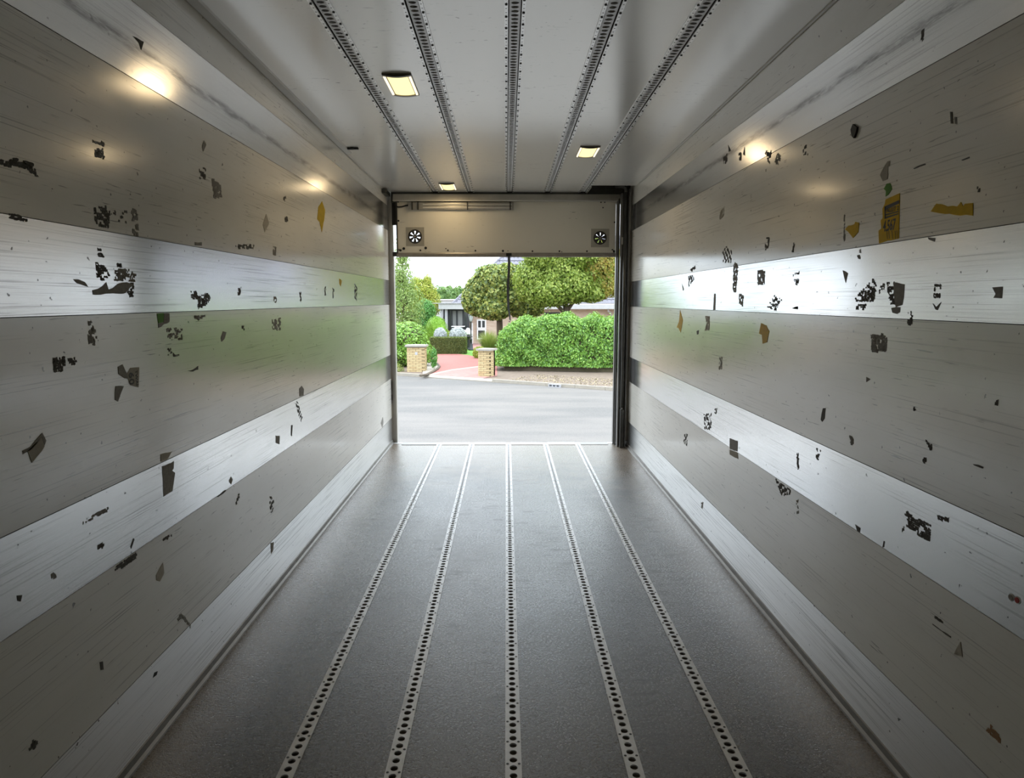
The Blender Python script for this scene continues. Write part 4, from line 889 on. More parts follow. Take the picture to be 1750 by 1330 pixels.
def blob_points(blobs, n, depth=.25):
    """points on the shells of overlapping ellipsoids"""
    bl = [(np.array(c), np.array(r)) for c, r in blobs]; wts = np.array([r[0] * r[1] + r[0] * r[2] + r[1] * r[2] for _, r in bl]); wts = wts / wts.sum()
    Ps, Ns = [], []
    for (c, r), wt in zip(bl, wts):
        k = int(n * wt * 1.3) + 1; d = rng.normal(size=(k, 3)); d /= np.linalg.norm(d, axis=1)[:, None]
        rad = 1 - depth * rng.uniform(0, 1, size=(k, 1)) ** 1.5; lump = 1 + .10 * np.sin(d[:, :1] * 9 + c[0]) * np.sin(d[:, 1:2] * 8) * np.cos(d[:, 2:] * 9)
        p = c + d * r * rad * lump; keep = np.ones(k, bool)
        for c2, r2 in bl:
            if c2 is c: continue
            keep &= (((p - c2) / (r2 * .72)) ** 2).sum(1) > 1
        nn = d / r; nn /= np.linalg.norm(nn, axis=1)[:, None]; Ps.append(p[keep]); Ns.append(nn[keep])
    return np.concatenate(Ps), np.concatenate(Ns)
def ellipsoid(mb, c, r, nu=14, nv=8, j=.08):
    base = len(mb.v)
    for i in range(nv + 1):
        th = math.pi * i / nv
        for k in range(nu):
            a = 2 * math.pi * k / nu; q = 1 + rnd.uniform(-j, j); mb.v.append((c[0] + r[0] * q * math.sin(th) * math.cos(a), c[1] + r[1] * q * math.sin(th) * math.sin(a), c[2] + r[2] * q * math.cos(th)))
    for i in range(nv):
        for k in range(nu): mb.f.append((base + i * nu + k, base + i * nu + (k + 1) % nu, base + (i + 1) * nu + (k + 1) % nu, base + (i + 1) * nu + k))
GH = GZ + .08     # garden level, a kerb above the road
def tree(name, label, cat, base, blobs, n, size, mat, trunk=None, core=.72, core_mat=None, group=None, depth=.3, asp=.6, branches=(), extra=None):
    e = tag(empty(name, base), label, cat, group)
    P, N = blob_points(blobs, n, depth); leaf_object('foliage', P, N, size, mat, e, asp)
    if extra: P, N = blob_points(extra[0], extra[1], .4); leaf_object('foliage', P, N, size, extra[2], e, asp)
    if core:
        m = MB()
        for c, r in blobs: ellipsoid(m, c, [q * core for q in r])
        m.build('inner_branches', core_mat or M['core'], e)
    if trunk: MB().tube(trunk[0], trunk[1], 8).build('trunk', M['bark'], e, smooth=True)
    for pts, rs in branches: MB().tube(pts, rs, 6).build('branch', M['bark'], e, smooth=True)
    return e
# --- ground
KA, KB = np.array([-3.89, 24.76]), np.array([3.15, 20.47]); kd = (KB - KA) / np.linalg.norm(KB - KA); kn = np.array([-kd[1], kd[0]])
if kn[1] < 0: kn = -kn
def kp(s, o=0.0, z=GZ): q = KA + kd * s + kn * o; return (q[0], q[1], z)
rd = MB(); rd.add([(-90, -60, GZ), (90, -60, GZ), (90, 90, GZ), (-90, 90, GZ)], [(0, 1, 2, 3)])
tag(rd.build('road', M['road']), kind='structure')
gd = MB(); gd.hexa([kp(-75, .10, GZ - .05), kp(75, .10, GZ - .05), kp(75, 300, GZ - .05), kp(-75, 300, GZ - .05)], [kp(-75, .10, GH), kp(75, .10, GH), kp(75, 300, GH), kp(-75, 300, GH)])
tag(gd.build('garden_ground', M['soil']), kind='structure')
kr = tag(empty('kerb', kp(0)), kind='structure')
kst = MB(); kst.box(-.497, .497, 0, .12, -.06, .10); kmesh = kst.mesh('kerb_stone', M['kerb'])
for s in range(-22, 30):
    if 1 <= s < 4: continue
    o = bpy.data.objects.new('kerb_stone', kmesh); C.objects.link(o); o.parent = kr; o.matrix_parent_inverse = parent_matrix(kr).inverted()
    p = kp(s + .5, -.02); o.location = p; o.rotation_euler = (0, 0, math.atan2(kd[1], kd[0]))
# lowered kerb across the driveway
lk = MB(); lk.hexa([kp(1.0, -.03, GZ - .02), kp(4.0, -.03, GZ - .02), kp(4.0, .12, GZ - .02), kp(1.0, .12, GZ - .02)], [kp(1.0, -.03, GZ + .03), kp(4.0, -.03, GZ + .03), kp(4.0, .12, GH + .012), kp(1.0, .12, GH + .012)])
lk.build('lowered_kerb', M['kerb'], kr)
def ground_poly(name, px, mat, z, th=.02):
    pts = [on_z(u, v, z) for u, v in px]; m = MB(); m.prism([(p[0], p[1]) for p in pts], lambda a, b, d: (a, b, d), z - th, z); return tag(m.build(name, mat), kind='structure')
ground_poly('lawn', [(770, 612), (771, 600), (800, 596), (850, 597), (850, 618), (822, 618), (805, 612)], M['lawn'], GH + .006)
ground_poly('patio', [(780, 597), (782, 585), (850, 585), (850, 595.5), (800, 597)], M['pave2'], GH + .008)
def ground_poly2(name, pts, mat, z, th=.02):
    m = MB(); m.prism(pts, lambda a, b, d: (a, b, d), z - th, z); return tag(m.build(name, mat), kind='structure')
gp_ = lambda u, v: tuple(on_z(u, v, GH)[:2])
k2 = lambda s, o: kp(s, o)[:2]
ground_poly2('driveway', [k2(1.15, .12), k2(3.55, .12), k2(3.55, 1.0), gp_(850, 624), gp_(822, 613), gp_(800, 607.2), gp_(770, 604), gp_(735, 602.5), gp_(700, 602), gp_(690, 604), gp_(724, 617), gp_(735, 632)], M['pave'], GH + .010)
ground_poly2('driveway_apron', [k2(1.45, .12), k2(3.55, .12), k2(3.55, 1.0), gp_(822, 627.5), gp_(770, 634)], M['pave2'], GH + .016)
ground_poly2('soldier_course', [k2(1.25, .12), k2(1.45, .12), gp_(770, 634.2), gp_(822, 627.7), gp_(838, 627), gp_(838, 625.5), gp_(822, 626), gp_(770, 632.6)], M['pave3'], GH + .018)
ground_poly('gravel_bed', [(722, 641), (724, 616), (735, 616.8), (742, 619), (748, 622), (751, 626), (748, 630), (740, 635), (728, 640.6)], M['gravel'], GH + .03)
ed = MB(); pts = [on_z(u, v, GH + .045) for u, v in [(732, 616.5), (742, 619), (748, 622), (751, 626), (748, 630), (740, 635), (728, 640.6), (718, 642)]]; ed.tube(pts, .045, 6)
tag(ed.build('bed_edging', M['mortar']), 'dark curved edging around the gravel bed beside the wide brick pillar', 'edging')
# leaf litter under the hedge
n = 2600; s_ = rng.uniform(4.4, 16, n); o_ = rng.uniform(.15, 2.2, n); P = np.stack([KA[0] + kd[0] * s_ + kn[0] * o_, KA[1] + kd[1] * s_ + kn[1] * o_, np.full(n, GH + .012)], 1)
lo = leaf_object('leaf_litter', P, np.tile([0, 0, 1.], (n, 1)), .055, M['l_litter'], None, .6, 0, 0); tag(lo, 'dry fallen leaves strewn on the bare soil under the hedge', 'leaf litter')
# drain inlet in the kerb
dr = tag(empty('storm_drain', tuple(on_z(948, 662, GZ))), 'small kerb drain inlet with three dark slots in front of the hedge', 'drain')
ang = math.atan2(kd[1], kd[0]); dc = on_z(948, 662, GZ)
def rotbox(cx_, cy_, l, d, z0, z1): q = lambda a, b: (cx_ + kd[0] * a + kn[0] * b, cy_ + kd[1] * a + kn[1] * b); c_ = [q(-l, -d), q(l, -d), q(l, d), q(-l, d)]; return MB().hexa([(*p, z0) for p in c_], [(*p, z1) for p in c_])
rotbox(dc[0] + kn[0] * .045, dc[1] + kn[1] * .045, .20, .006, GZ - .01, GZ + .095).build('back_plate', M['annex'], dr)
rotbox(dc[0], dc[1], .20, .04, GZ - .01, GZ + .018).build('frame', M['annex'], dr); rotbox(dc[0], dc[1], .20, .04, GZ + .078, GZ + .095).build('frame', M['annex'], dr)
for k in (-1.5, -.5, .5, 1.5): rotbox(dc[0] + kd[0] * k * .125, dc[1] + kd[1] * k * .125, .0125, .04, GZ + .018, GZ + .078).build('slot_bar', M['annex'], dr)

# --- brick gate pillars, brick by brick
BL, BW, BH, J = .21, .10, .052, .012
bmesh_full = MB().box(-BL / 2, BL / 2, -BW / 2, BW / 2, 0, BH).mesh('brick', M['brick']); bmesh_half = MB().box(-BW / 2, BW / 2, -BW / 2, BW / 2, 0, BH).mesh('brick_half', M['brick'])
def pillar(cx_, cy_, nx, ny, h, rz, label):
    e = tag(empty('gate_pillar', (cx_, cy_, GZ), rz), label, 'pillar', 'brick gate pillars')
    sxw = nx * BL + (nx - 1) * J; syw = ny * BL + (ny - 1) * J
    def ch(name, me, loc, r=0):
        o = bpy.data.objects.new(name, me); C.objects.link(o); o.parent = e; o.location = loc; o.rotation_euler = (0, 0, r)
    ch('mortar_core', MB().box(-sxw / 2 + .008, sxw / 2 - .008, -syw / 2 + .008, syw / 2 - .008, 0, h).mesh('core', M['mortar']), (0, 0, 0))
    nc = int(h / (BH + J))
    for k in range(nc):
        z = k * (BH + J) + J; odd = k % 2
        for s in (-1, 1):
            # faces along x
            xs_, x = [], -sxw / 2 + (0 if not odd else BW + J)
            y = s * (syw / 2 - BW / 2)
            while x + BL <= sxw / 2 + 1e-4: ch('brick', bmesh_full, (x + BL / 2, y, z)); x += BL + J
            if odd and sxw / 2 - x > BW * .9: ch('brick', bmesh_half, (sxw / 2 - BW / 2, y, z))
            xx = s * (sxw / 2 - BW / 2); y_ = -syw / 2 + (BW + J if not odd else 0)
            while y_ + BL <= syw / 2 - (0 if odd else 0) + 1e-4: ch('brick', bmesh_full, (xx, y_ + BL / 2, z), math.pi / 2); y_ += BL + J
            if not odd and syw / 2 - y_ > BW * .9: ch('brick', bmesh_half, (xx, syw / 2 - BW / 2, z))
    ch('cap', MB().add([(-sxw / 2 - .06, -syw / 2 - .06, h), (sxw / 2 + .06, -syw / 2 - .06, h), (sxw / 2 + .06, syw / 2 + .06, h), (-sxw / 2 - .06, syw / 2 + .06, h),
        (-sxw / 2 - .06, -syw / 2 - .06, h + .06), (sxw / 2 + .06, -syw / 2 - .06, h + .06), (sxw / 2 + .06, syw / 2 + .06, h + .06), (-sxw / 2 - .06, syw / 2 + .06, h + .06), (0, 0, h + .085)],
        [(3, 2, 1, 0), (0, 1, 5, 4), (1, 2, 6, 5), (2, 3, 7, 6), (3, 0, 4, 7), (4, 5, 8), (5, 6, 8), (6, 7, 8), (7, 4, 8)]).mesh('cap', M['cap']), (0, 0, 0))
    if nx > 2:
        ch('house_number', MB().box(-.045, .045, -syw / 2 - .012, -syw / 2, .70, .80).mesh('plate', M['annex']), (.02, 0, 0))
p1 = on_z(711.5, 639.5, GZ); p2 = on_z(831.5, 648.3, GZ)
pillar(p1[0], p1[1] + .25, 3, 2, .99, -.06, 'wide yellow brick gate pillar with flat stone cap beside the laurel bush')
pillar(p2[0], p2[1] + .22, 2, 2, .97, -.45, 'slim yellow brick gate pillar with stone cap at the end of the long hedge')

# --- long laurel hedge
hg = tag(empty('laurel_hedge', (3, 25, GH)), 'long tall glossy green laurel hedge along the road', 'hedge')
HA, HB = np.array([-.42, 25.6]), np.array([15.0, 22.9]); hl = np.linalg.norm(HB - HA); hdv = (HB - HA) / hl; hnv = np.array([-hdv[1], hdv[0]])
if hnv[1] < 0: hnv = -hnv
def hedge_leaves(n, a0, a1, dep, hfun, zbase, r):
    # rounded box in (s, o, z): s along, o across (0 = road side)
    pts, nor = [], []
    k = int(n * .5); s = a0 + (a1 - a0) * rng.uniform(0, 1, k) ** 1.9; z = rng.uniform(0, 1, k); pts.append(np.stack([s, np.zeros(k), z], 1)); nor.append(np.tile([0, -1, .15], (k, 1)))
    k = int(n * .38); s = a0 + (a1 - a0) * rng.uniform(0, 1, k) ** 1.9; o = rng.uniform(0, dep, k); pts.append(np.stack([s, o, np.ones(k)], 1)); nor.append(np.tile([0, -.1, 1.], (k, 1)))
    k = int(n * .12); o = rng.uniform(0, dep, k); z = rng.uniform(0, 1, k); pts.append(np.stack([np.full(k, a0), o, z], 1)); nor.append(np.tile([-1., 0, .1], (k, 1)))
    P = np.concatenate(pts); N = np.concatenate(nor); s, o, zf = P[:, 0], P[:, 1], P[:, 2]
    H = hfun(s); z = zf * H
    c = np.stack([np.clip(s, a0 + r, a1 - r), np.clip(o, r, dep - r), np.clip(z, 0, H - r)], 1); d = np.stack([s, o, z], 1) - c; ln = np.linalg.norm(d, axis=1)[:, None] + 1e-9
    lump = .10 * np.sin(s * 3.1 + z * 2) * np.sin(z * 4.3 + s) + .06 * np.sin(s * 7.3 + 1) * np.cos(z * 6)
    rad = r + lump[:, None] * 1.3 - .30 * rng.uniform(0, 1, (len(s), 1)) ** 1.4 + .05 * rng.normal(size=(len(s), 1))
    q = c + d / ln * np.minimum(rad, rad); nn = d / ln * .8 + N * .4; nn /= np.linalg.norm(nn, axis=1)[:, None]
    q[:, 2] = np.maximum(q[:, 2] + zbase, GH + .22)
    X = HA[0] + hdv[0] * q[:, 0] + hnv[0] * q[:, 1]; Y = HA[1] + hdv[1] * q[:, 0] + hnv[1] * q[:, 1]
    NX = hdv[0] * nn[:, 0] + hnv[0] * nn[:, 1]; NY = hdv[1] * nn[:, 0] + hnv[1] * nn[:, 1]
    return np.stack([X, Y, q[:, 2]], 1), np.stack([NX, NY, nn[:, 2]], 1)
hf_ = lambda s: (1.52 + .46 * np.clip(s / 1.5, 0, 1) ** .7) + .05 * np.sin(s * 2.3)
P, N = hedge_leaves(70000, 0, hl, 1.9, hf_, GH, .42)
cut = P[:, 0] < -9
leaf_object('foliage', P[~cut], N[~cut], .100, M['l_hedge'], hg, .48, .45, .1)
P, N = hedge_leaves(14000, 0, 3.2, 1.9, hf_, GH, .60); keep = rng.uniform(size=len(P)) < np.clip(1.15 - ((P[:, :2] - HA) @ hdv) / 3.0, 0, 1)
leaf_object('foliage', P[keep], N[keep], .095, M['l_hedge'], hg, .48, .5, .1)
hc = MB()
for k in range(16):
    a, b = .28 + (hl - .6) * k / 16, .28 + (hl - .6) * (k + 1) / 16; q = lambda s, o, z: (HA[0] + hdv[0] * s + hnv[0] * o, HA[1] + hdv[1] * s + hnv[1] * o, z)
    h0, h1 = GH + float(hf_(np.array(a))) - .28, GH + float(hf_(np.array(b))) - .28
    hc.hexa([q(a, .24, GH), q(b, .24, GH), q(b, 1.6, GH), q(a, 1.6, GH)], [q(a, .30, h0), q(b, .30, h1), q(b, 1.5, h1), q(a, 1.5, h0)])
hc.build('inner_branches', M['core'], hg)
# --- trees behind the hedge
def at(u, v, y): return tuple(on_y(u, v, y))
c = at(851, 497, 30.5); X, Y, Z = c
bl = [((X, Y, Z - .05), (1.15, 1.15, .95)), ((X - .85, Y - .2, Z - .35), (.72, .8, .75)), ((X + .75, Y - .2, Z - .30), (.75, .8, .70)), ((X - .25, Y - .5, Z + .45), (.8, .7, .65)), ((X + .4, Y - .4, Z + .55), (.75, .7, .6)), ((X + 1.2, Y - .1, Z - .75), (.8, .7, .45)), ((X - .2, Y - .6, Z - .75), (.8, .6, .5)), ((X - .75, Y - .4, Z + .15), (.6, .6, .5))]
tree('maple_tree', 'dense dark green ball-crowned maple behind the end of the hedge', 'tree', (X, Y, GH), bl, 30000, .135, M['l_maple'], ([(X + .1, Y, GH), (X + .05, Y, Z - .6)], [.16, .12]), .70, depth=.42, asp=.75)
c = at(962, 474, 28.5); X, Y, Z = c
bl = [((X, Y, Z), (1.25, 1.1, 1.15)), ((X - 1.15, Y, Z - .15), (.85, .8, .95)), ((X + 1.05, Y + .1, Z + .2), (.95, .8, 1.0)), ((X - .55, Y - .5, Z - .55), (.85, .7, .65)), ((X + .45, Y - .4, Z - .35), (.8, .7, .7)), ((X - .4, Y - .3, Z + .85), (1.2, .8, .8)), ((X + .7, Y - .3, Z + .95), (1.0, .8, .7)), ((X - 1.0, Y - .2, Z - .85), (.5, .5, .4)), ((X + 1.15, Y - .2, Z - .65), (.55, .5, .38))]
tb_ = on_y(968, 552, 28.5)
tree('broad_tree', 'broad light olive-green tree with forked trunk rising behind the hedge', 'tree', (tb_[0], Y, GH), bl, 34000, .115, M['l_big'], ([(tb_[0], Y, GH), (tb_[0] + .02, Y, tb_[2] + .3), (tb_[0] - .05, Y, tb_[2] + .75)], [.17, .15, .10]), .55, depth=.45, asp=.7,
     branches=[([(tb_[0], Y, tb_[2] + .35), (tb_[0] - .45, Y - .1, tb_[2] + .75), (tb_[0] - 1.0, Y, tb_[2] + 1.0)], [.10, .07, .03]), ([(tb_[0], Y, tb_[2] + .45), (tb_[0] + .35, Y, tb_[2] + .95), (tb_[0] + .6, Y, tb_[2] + 1.6)], [.09, .06, .03])],
     extra=([((X + 1.55, Y, Z - .3), (.5, .5, .6)), ((X + 1.3, Y - .2, Z + .6), (.7, .6, .9))], 5000, M['l_orange']))
c = at(1046, 470, 31); X, Y, Z = c
tree('autumn_tree', 'smaller tree with yellowing leaves in front of the tiled roof', 'tree', (X + .3, Y, GH), [((X + .3, Y, Z + .2), (.75, .7, 1.0)), ((X + .1, Y, Z - .5), (.5, .5, .5)), ((X + .9, Y, Z), (.7, .7, 1.1))], 6500, .11, M['l_orange'], ([(X + .3, Y, GH), (X + .3, Y, Z)], [.09, .05]), .0, depth=.6, asp=.7)
c = at(815, 465, 52); X, Y, Z = c
tree('poplar_tree', 'slender pale green treetop peeking over the maple', 'tree', (X + .2, Y, GH), [((X + .2, Y, Z - 1.2), (.55, .5, 1.6)), ((X + .2, Y, Z - 3.0), (.9, .8, 1.6))], 2200, .16, M['l_fresh'], ([(X + .2, Y, GH), (X + .2, Y, Z - 1)], [.1, .05]), .5)
# --- left garden
c = at(688, 470, 36); X, Y, Z = c
tree('birch_tree', 'tall narrow grey-green tree with airy top at the garden edge', 'tree', (X, Y, GH), [((X, Y, Z + .9), (.42, .42, 1.1)), ((X - .1, Y, Z - .2), (.75, .7, .9)), ((X + .15, Y, Z - 1.3), (.95, .8, 1.0)), ((X - .5, Y, Z - 1.7), (1.1, .9, 1.0)), ((X + .35, Y - .1, Z - 2.1), (.8, .7, .8))], 9000, .10, M['l_birch'], ([(X, Y, GH), (X, Y, Z + 1.2)], [.10, .02]), .3, depth=.75)
c = at(721, 502, 42.5); X, Y, Z = c
tree('golden_tree', 'yellow-green loose tree beside the tall narrow one', 'tree', (X, Y, GH), [((X, Y, Z), (.95, .8, .85)), ((X + .45, Y, Z - .6), (.75, .7, .8)), ((X - .3, Y, Z + .4), (.5, .5, .6)), ((X + .35, Y - .1, Z + .65), (.28, .28, .45)), ((X - .5, Y, Z - .8), (.8, .7, .8))], 9000, .12, M['l_yellow'], ([(X, Y, GH), (X, Y, Z)], [.09, .05]), .5, depth=.5)
c = at(727, 530, 39.3); X, Y, Z = c
tree('young_tree', 'small fresh green bushy tree behind the laurel bush', 'tree', (X, Y, GH), [((X, Y, Z - .1), (.6, .5, .7)), ((X - .1, Y, Z - .85), (.7, .5, .6))], 5000, .09, M['l_fresh'], ([(X, Y, GH), (X, Y, Z)], [.06, .04]), .65)
c = at(748, 545, 45); X, Y, Z = c
tree('olive_shrub', 'dull green shrub between the young tree and the flat-roofed annex', 'shrub', (X, Y, GH), [((X - .6, Y, Z - .3), (.5, .5, 1.4)), ((X - 1.4, Y, Z - .3), (1., .6, 1.5))], 4500, .11, M['l_birch'], None, .7)
c = at(703, 583, 27.6); X, Y, Z = c
tree('laurel_bush', 'large glossy light green laurel bush behind the wide brick pillar', 'bush', (X, Y, GH), [((X - .1, Y, Z), (.78, .8, .78)), ((X - .75, Y, Z + .05), (.75, .75, .75)), ((X + .25, Y - .15, Z - .45), (.65, .65, .55)), ((X - .55, Y - .2, Z - .5), (.8, .7, .5)), ((X - 1.6, Y, Z - .1), (1.0, .9, .95)), ((X - 3.2, Y, Z), (1.3, .9, 1.0))], 17000, .105, M['l_hedge2'], None, .74, depth=.3, asp=.55)
P, N = blob_points([((p1[0] - .85, p1[1] + .2, GH + .05), (.38, .3, .26))], 700, .4); e = tag(empty('verge_plant', (p1[0] - .55, p1[1] + .2, GH)), 'pale low plant at the foot of the wide brick pillar', 'plant'); leaf_object('foliage', P, N, .09, M['l_grass'], e, .25, .8, -.3)
P, N = blob_points([((p1[0] + .56, p1[1] + .75, GH + .45), (.13, .13, .38))], 420, .5); e = tag(empty('bluegreen_shrub', (p1[0] + .52, p1[1] + .55, GH)), 'small upright blue-green shrub right beside the wide brick pillar', 'shrub'); leaf_object('foliage', P, N, .08, M['l_fresh'], e, .5, .5, 0)
c = at(745.5, 556, 37.2); X, Y, Z = c
e = tree('topiary_dome', 'smooth bright green clipped topiary dome', 'topiary', (X, Y, GH), [((X, Y, Z - .40), (.62, .62, .88)), ((X, Y, Z - .9), (.62, .62, .6))], 9000, .045, M['l_topiary'], None, .93, M['l_topiary'], depth=.06, asp=.6)
# clipped low hedge with two lavender domes
a = on_z(738, 602, GH); b = on_z(795.5, 607, GH)
def boxhedge(name, label, x0, x1, y0, y1, h, n, size, mat):
    e = tag(empty(name, ((x0 + x1) / 2, (y0 + y1) / 2, GH)), label, 'hedge'); cl_ = MB(); cl_.box(x0 + .04, x1 - .04, y0 + .04, y1 - .04, GH, GH + h - .04); cl_.build('inner_branches', M['core'], e)
    k = int(n * .55); f = np.stack([rng.uniform(x0, x1, k), y0 + rng.uniform(-.02, .05, k), GH + rng.uniform(0, h, k)], 1); k2 = int(n * .25); tp_ = np.stack([rng.uniform(x0, x1, k2), rng.uniform(y0, y1, k2), GH + h + rng.uniform(-.05, .02, k2)], 1)
    k3 = int(n * .1); s1 = np.stack([x1 + rng.uniform(-.05, .02, k3), rng.uniform(y0, y1, k3), GH + rng.uniform(0, h, k3)], 1); s0 = np.stack([x0 + rng.uniform(-.02, .05, k3), rng.uniform(y0, y1, k3), GH + rng.uniform(0, h, k3)], 1)
    P = np.concatenate([f, tp_, s1, s0]); N = np.concatenate([np.tile([0, -1., 0], (k, 1)), np.tile([0, 0, 1.], (k2, 1)), np.tile([1., 0, 0], (k3, 1)), np.tile([-1., 0, 0], (k3, 1))])
    leaf_object('foliage', P, N, size, mat, e, .6, .3, 0); return e
bx0, bx1, by0 = a[0] + .05, b[0], (a[1] + b[1]) / 2 - .4
boxhedge('low_hedge', 'low clipped dark box hedge in front of the two grey domes', bx0, bx1, by0, by0 + .75, .80, 11000, .05, M['l_box'])
for u, v, rx_, rz_, lab in ((752.5, 571, .30, .36, 'smaller silvery grey lavender dome next to the bigger one'), (782, 571, .39, .40, 'bigger silvery grey lavender dome nearer the garden lamp')):
    X, Y, Z = at(u, v, by0 + 1.25); tree('lavender_dome', lab, 'shrub', (X, Y, GH), [((X, Y, Z - .06), (rx_, rx_, rz_)), ((X, Y, GH + .4), (rx_ * .9, rx_ * .9, .5))], 5200, .13, M['l_lav'], None, .90, M['l_lav'], group='lavender domes', depth=.08, asp=.22)
X, Y, Z = at(758, 567, 38.5)
boxhedge('border_hedge', 'low thin green hedge behind the flower border', X - .3, X + 1.0, Y + .72, Y + .88, .86, 3000, .06, M['l_topiary'])
e = tag(empty('flower_border', (X, Y, GH)), 'orange and pink flowering plants behind the grey domes', 'flowers'); P, N = blob_points([((X - .55, Y, GH + .5), (.45, .3, .45)), ((X + .05, Y, GH + .5), (.5, .3, .5)), ((X + .55, Y + .2, GH + .45), (.5, .3, .4))], 2600, .4); leaf_object('foliage', P, N, .09, M['l_flower'], e, .4, .6, -.2)
# ornamental grass
X, Y, Z = tuple(on_z(836, 607, GH)); n = 2600
e = tag(empty('ornamental_grass', (X, Y, GH)), 'fountain of ornamental grass blades behind the slim brick pillar', 'grass clump'); gm = MB()
for k in range(n):
    a = rnd.uniform(0, 2 * math.pi); r0 = rnd.uniform(0, .22); ln = rnd.uniform(.6, 1.35); le = rnd.uniform(.15, .85); bx_, by_ = X + r0 * math.cos(a), Y + r0 * math.sin(a); pts_ = []
    for s in range(5):
        q = s / 4; rr = le * q ** 1.5 * ln * .75; zz = ln * (q - .42 * le * q * q * q); pts_.append((bx_ + rr * math.cos(a), by_ + rr * math.sin(a), GH + zz))
    ta, tb2 = -math.sin(a), math.cos(a); wv = .008; vs = []
    for s, p in enumerate(pts_): ww = wv * (1 - .8 * s / 4); vs += [(p[0] + ta * ww, p[1] + tb2 * ww, p[2]), (p[0] - ta * ww, p[1] - tb2 * ww, p[2])]
    gm.add(vs, [(2 * s, 2 * s + 1, 2 * s + 3, 2 * s + 2) for s in range(4)])
m_ = gm.mesh('foliage', M['l_grass']); tag(link('foliage', m_, e), kind='stuff')
X, Y, Z = tuple(on_z(820, 612, GH)); e = tag(empty('lime_shrub', (X, Y, GH)), 'small lime yellow shrub left of the slim brick pillar', 'shrub'); P, N = blob_points([((X, Y, GH + .22), (.32, .3, .3))], 1500, .3); leaf_object('foliage', P, N, .07, M['l_yellow'], e, .5, .5, 0)
# garden lamp
b = on_z(805, 599, GH); X, Y = b[0], b[1]
gl = tag(empty('garden_lamp', (X, Y, GH)), 'black garden lamp post with a lantern head beside the low hedge', 'lamp post')
MB().lathe([(.15, 0), (.15, .05), (.11, .08), (.09, .30), (.065, .34), (.055, .52), (.07, .54), (.07, .58), (.035, .62), (.030, 1.42), (.05, 1.45), (.05, 1.48), (.02, 1.50)], (X, Y, GH)).build('post', M['lampmetal'], gl, smooth=True)
MB().lathe([(.05, 1.50), (.075, 1.54), (.13, 1.82)], (X, Y, GH), 6).build('lantern_glass', M['lampglass'], gl)
MB().lathe([(.15, 1.82), (.15, 1.835), (.06, 1.93), (.03, 1.95), (.02, 2.0), (.005, 2.03)], (X, Y, GH), 6).build('lantern_roof', M['lampmetal'], gl)
for k in range(6):
    a = 2 * math.pi * k / 6; MB().tube([(X + .052 * math.cos(a), Y + .052 * math.sin(a), GH + 1.50), (X + .076 * math.cos(a), Y + .076 * math.sin(a), GH + 1.54), (X + .132 * math.cos(a), Y + .132 * math.sin(a), GH + 1.825)], .008, 5).build('lantern_bar', M['lampmetal'], gl)
# planter with white hydrangea
b = on_z(799, 597.5, GH); X, Y = b[0], b[1]
hp = tag(empty('hydrangea_planter', (X, Y, GH)), 'tall black planter overflowing with white hydrangea flowers', 'planter')
MB().lathe([(.20, 0), (.20, .04), (.10, .10), (.12, .55), (.26, .66), (.28, .70), (.24, .70)], (X, Y, GH), 10).build('planter', M['lampmetal'], hp)
for k in range(13):
    a = rnd.uniform(0, 6.28); r = .24 * math.sqrt(rnd.random()); m = MB(); ellipsoid(m, (X + r * math.cos(a), Y + r * math.sin(a), GH + .80 + rnd.uniform(0, .25)), (.12, .12, .10), 9, 6, .12); m.build('flower_head', M['flower'], hp)
# patio table with chairs
X, Y, Z = at(783, 557.5, 40.5)
pt = tag(empty('patio_table', (X, Y, GH)), 'pale patio table in front of the dark annex windows', 'table'); MB().box(X - .38, X + .38, Y - .3, Y + .3, Z - .03, Z).build('tabletop', M['white'], pt)
for s in (-1, 1):
    for q in (-1, 1): MB().box(X + s * .34 - .025, X + s * .34 + .025, Y + q * .26 - .025, Y + q * .26 + .025, GH, Z - .03).build('leg', M['lampmetal'], pt)
for k, (u, lab) in enumerate(((777, 'white framed patio chair at the table, nearer the topiary'), (792, 'white framed patio chair at the table, nearer the garden lamp'))):
    X, Y, _ = at(u, 560, 39.75); pc = tag(empty('patio_chair', (X, Y, GH)), lab, 'chair', 'patio chairs'); zs = GH + .45
    MB().box(X - .2, X + .2, Y - .2, Y + .2, zs - .03, zs).build('seat', M['white'], pc); MB().box(X - .2, X + .2, Y - .22, Y - .19, zs + .12, zs + .42).build('backrest', M['white'], pc)
    for s in (-1, 1):
        for q in (-1, 1): MB().box(X + s * .18 - .02, X + s * .18 + .02, Y + q * .19 - .02, Y + q * .19 + .02, GH, zs if q > 0 else zs + .42).build('leg', M['white'], pc)

# --- main house
HX0, HY0 = -3.2, 42.0
ez = at(900, 519.5, 41.5)[2]
hs = tag(empty('brick_house', (5, HY0, GH)), 'brick house with dark tiled hip roof and white gutter behind the trees', 'house')
MB().box(HX0 + .6, 26, HY0, HY0 + 9, GH, ez - .05).build('wall', M['wallbrick'], hs)
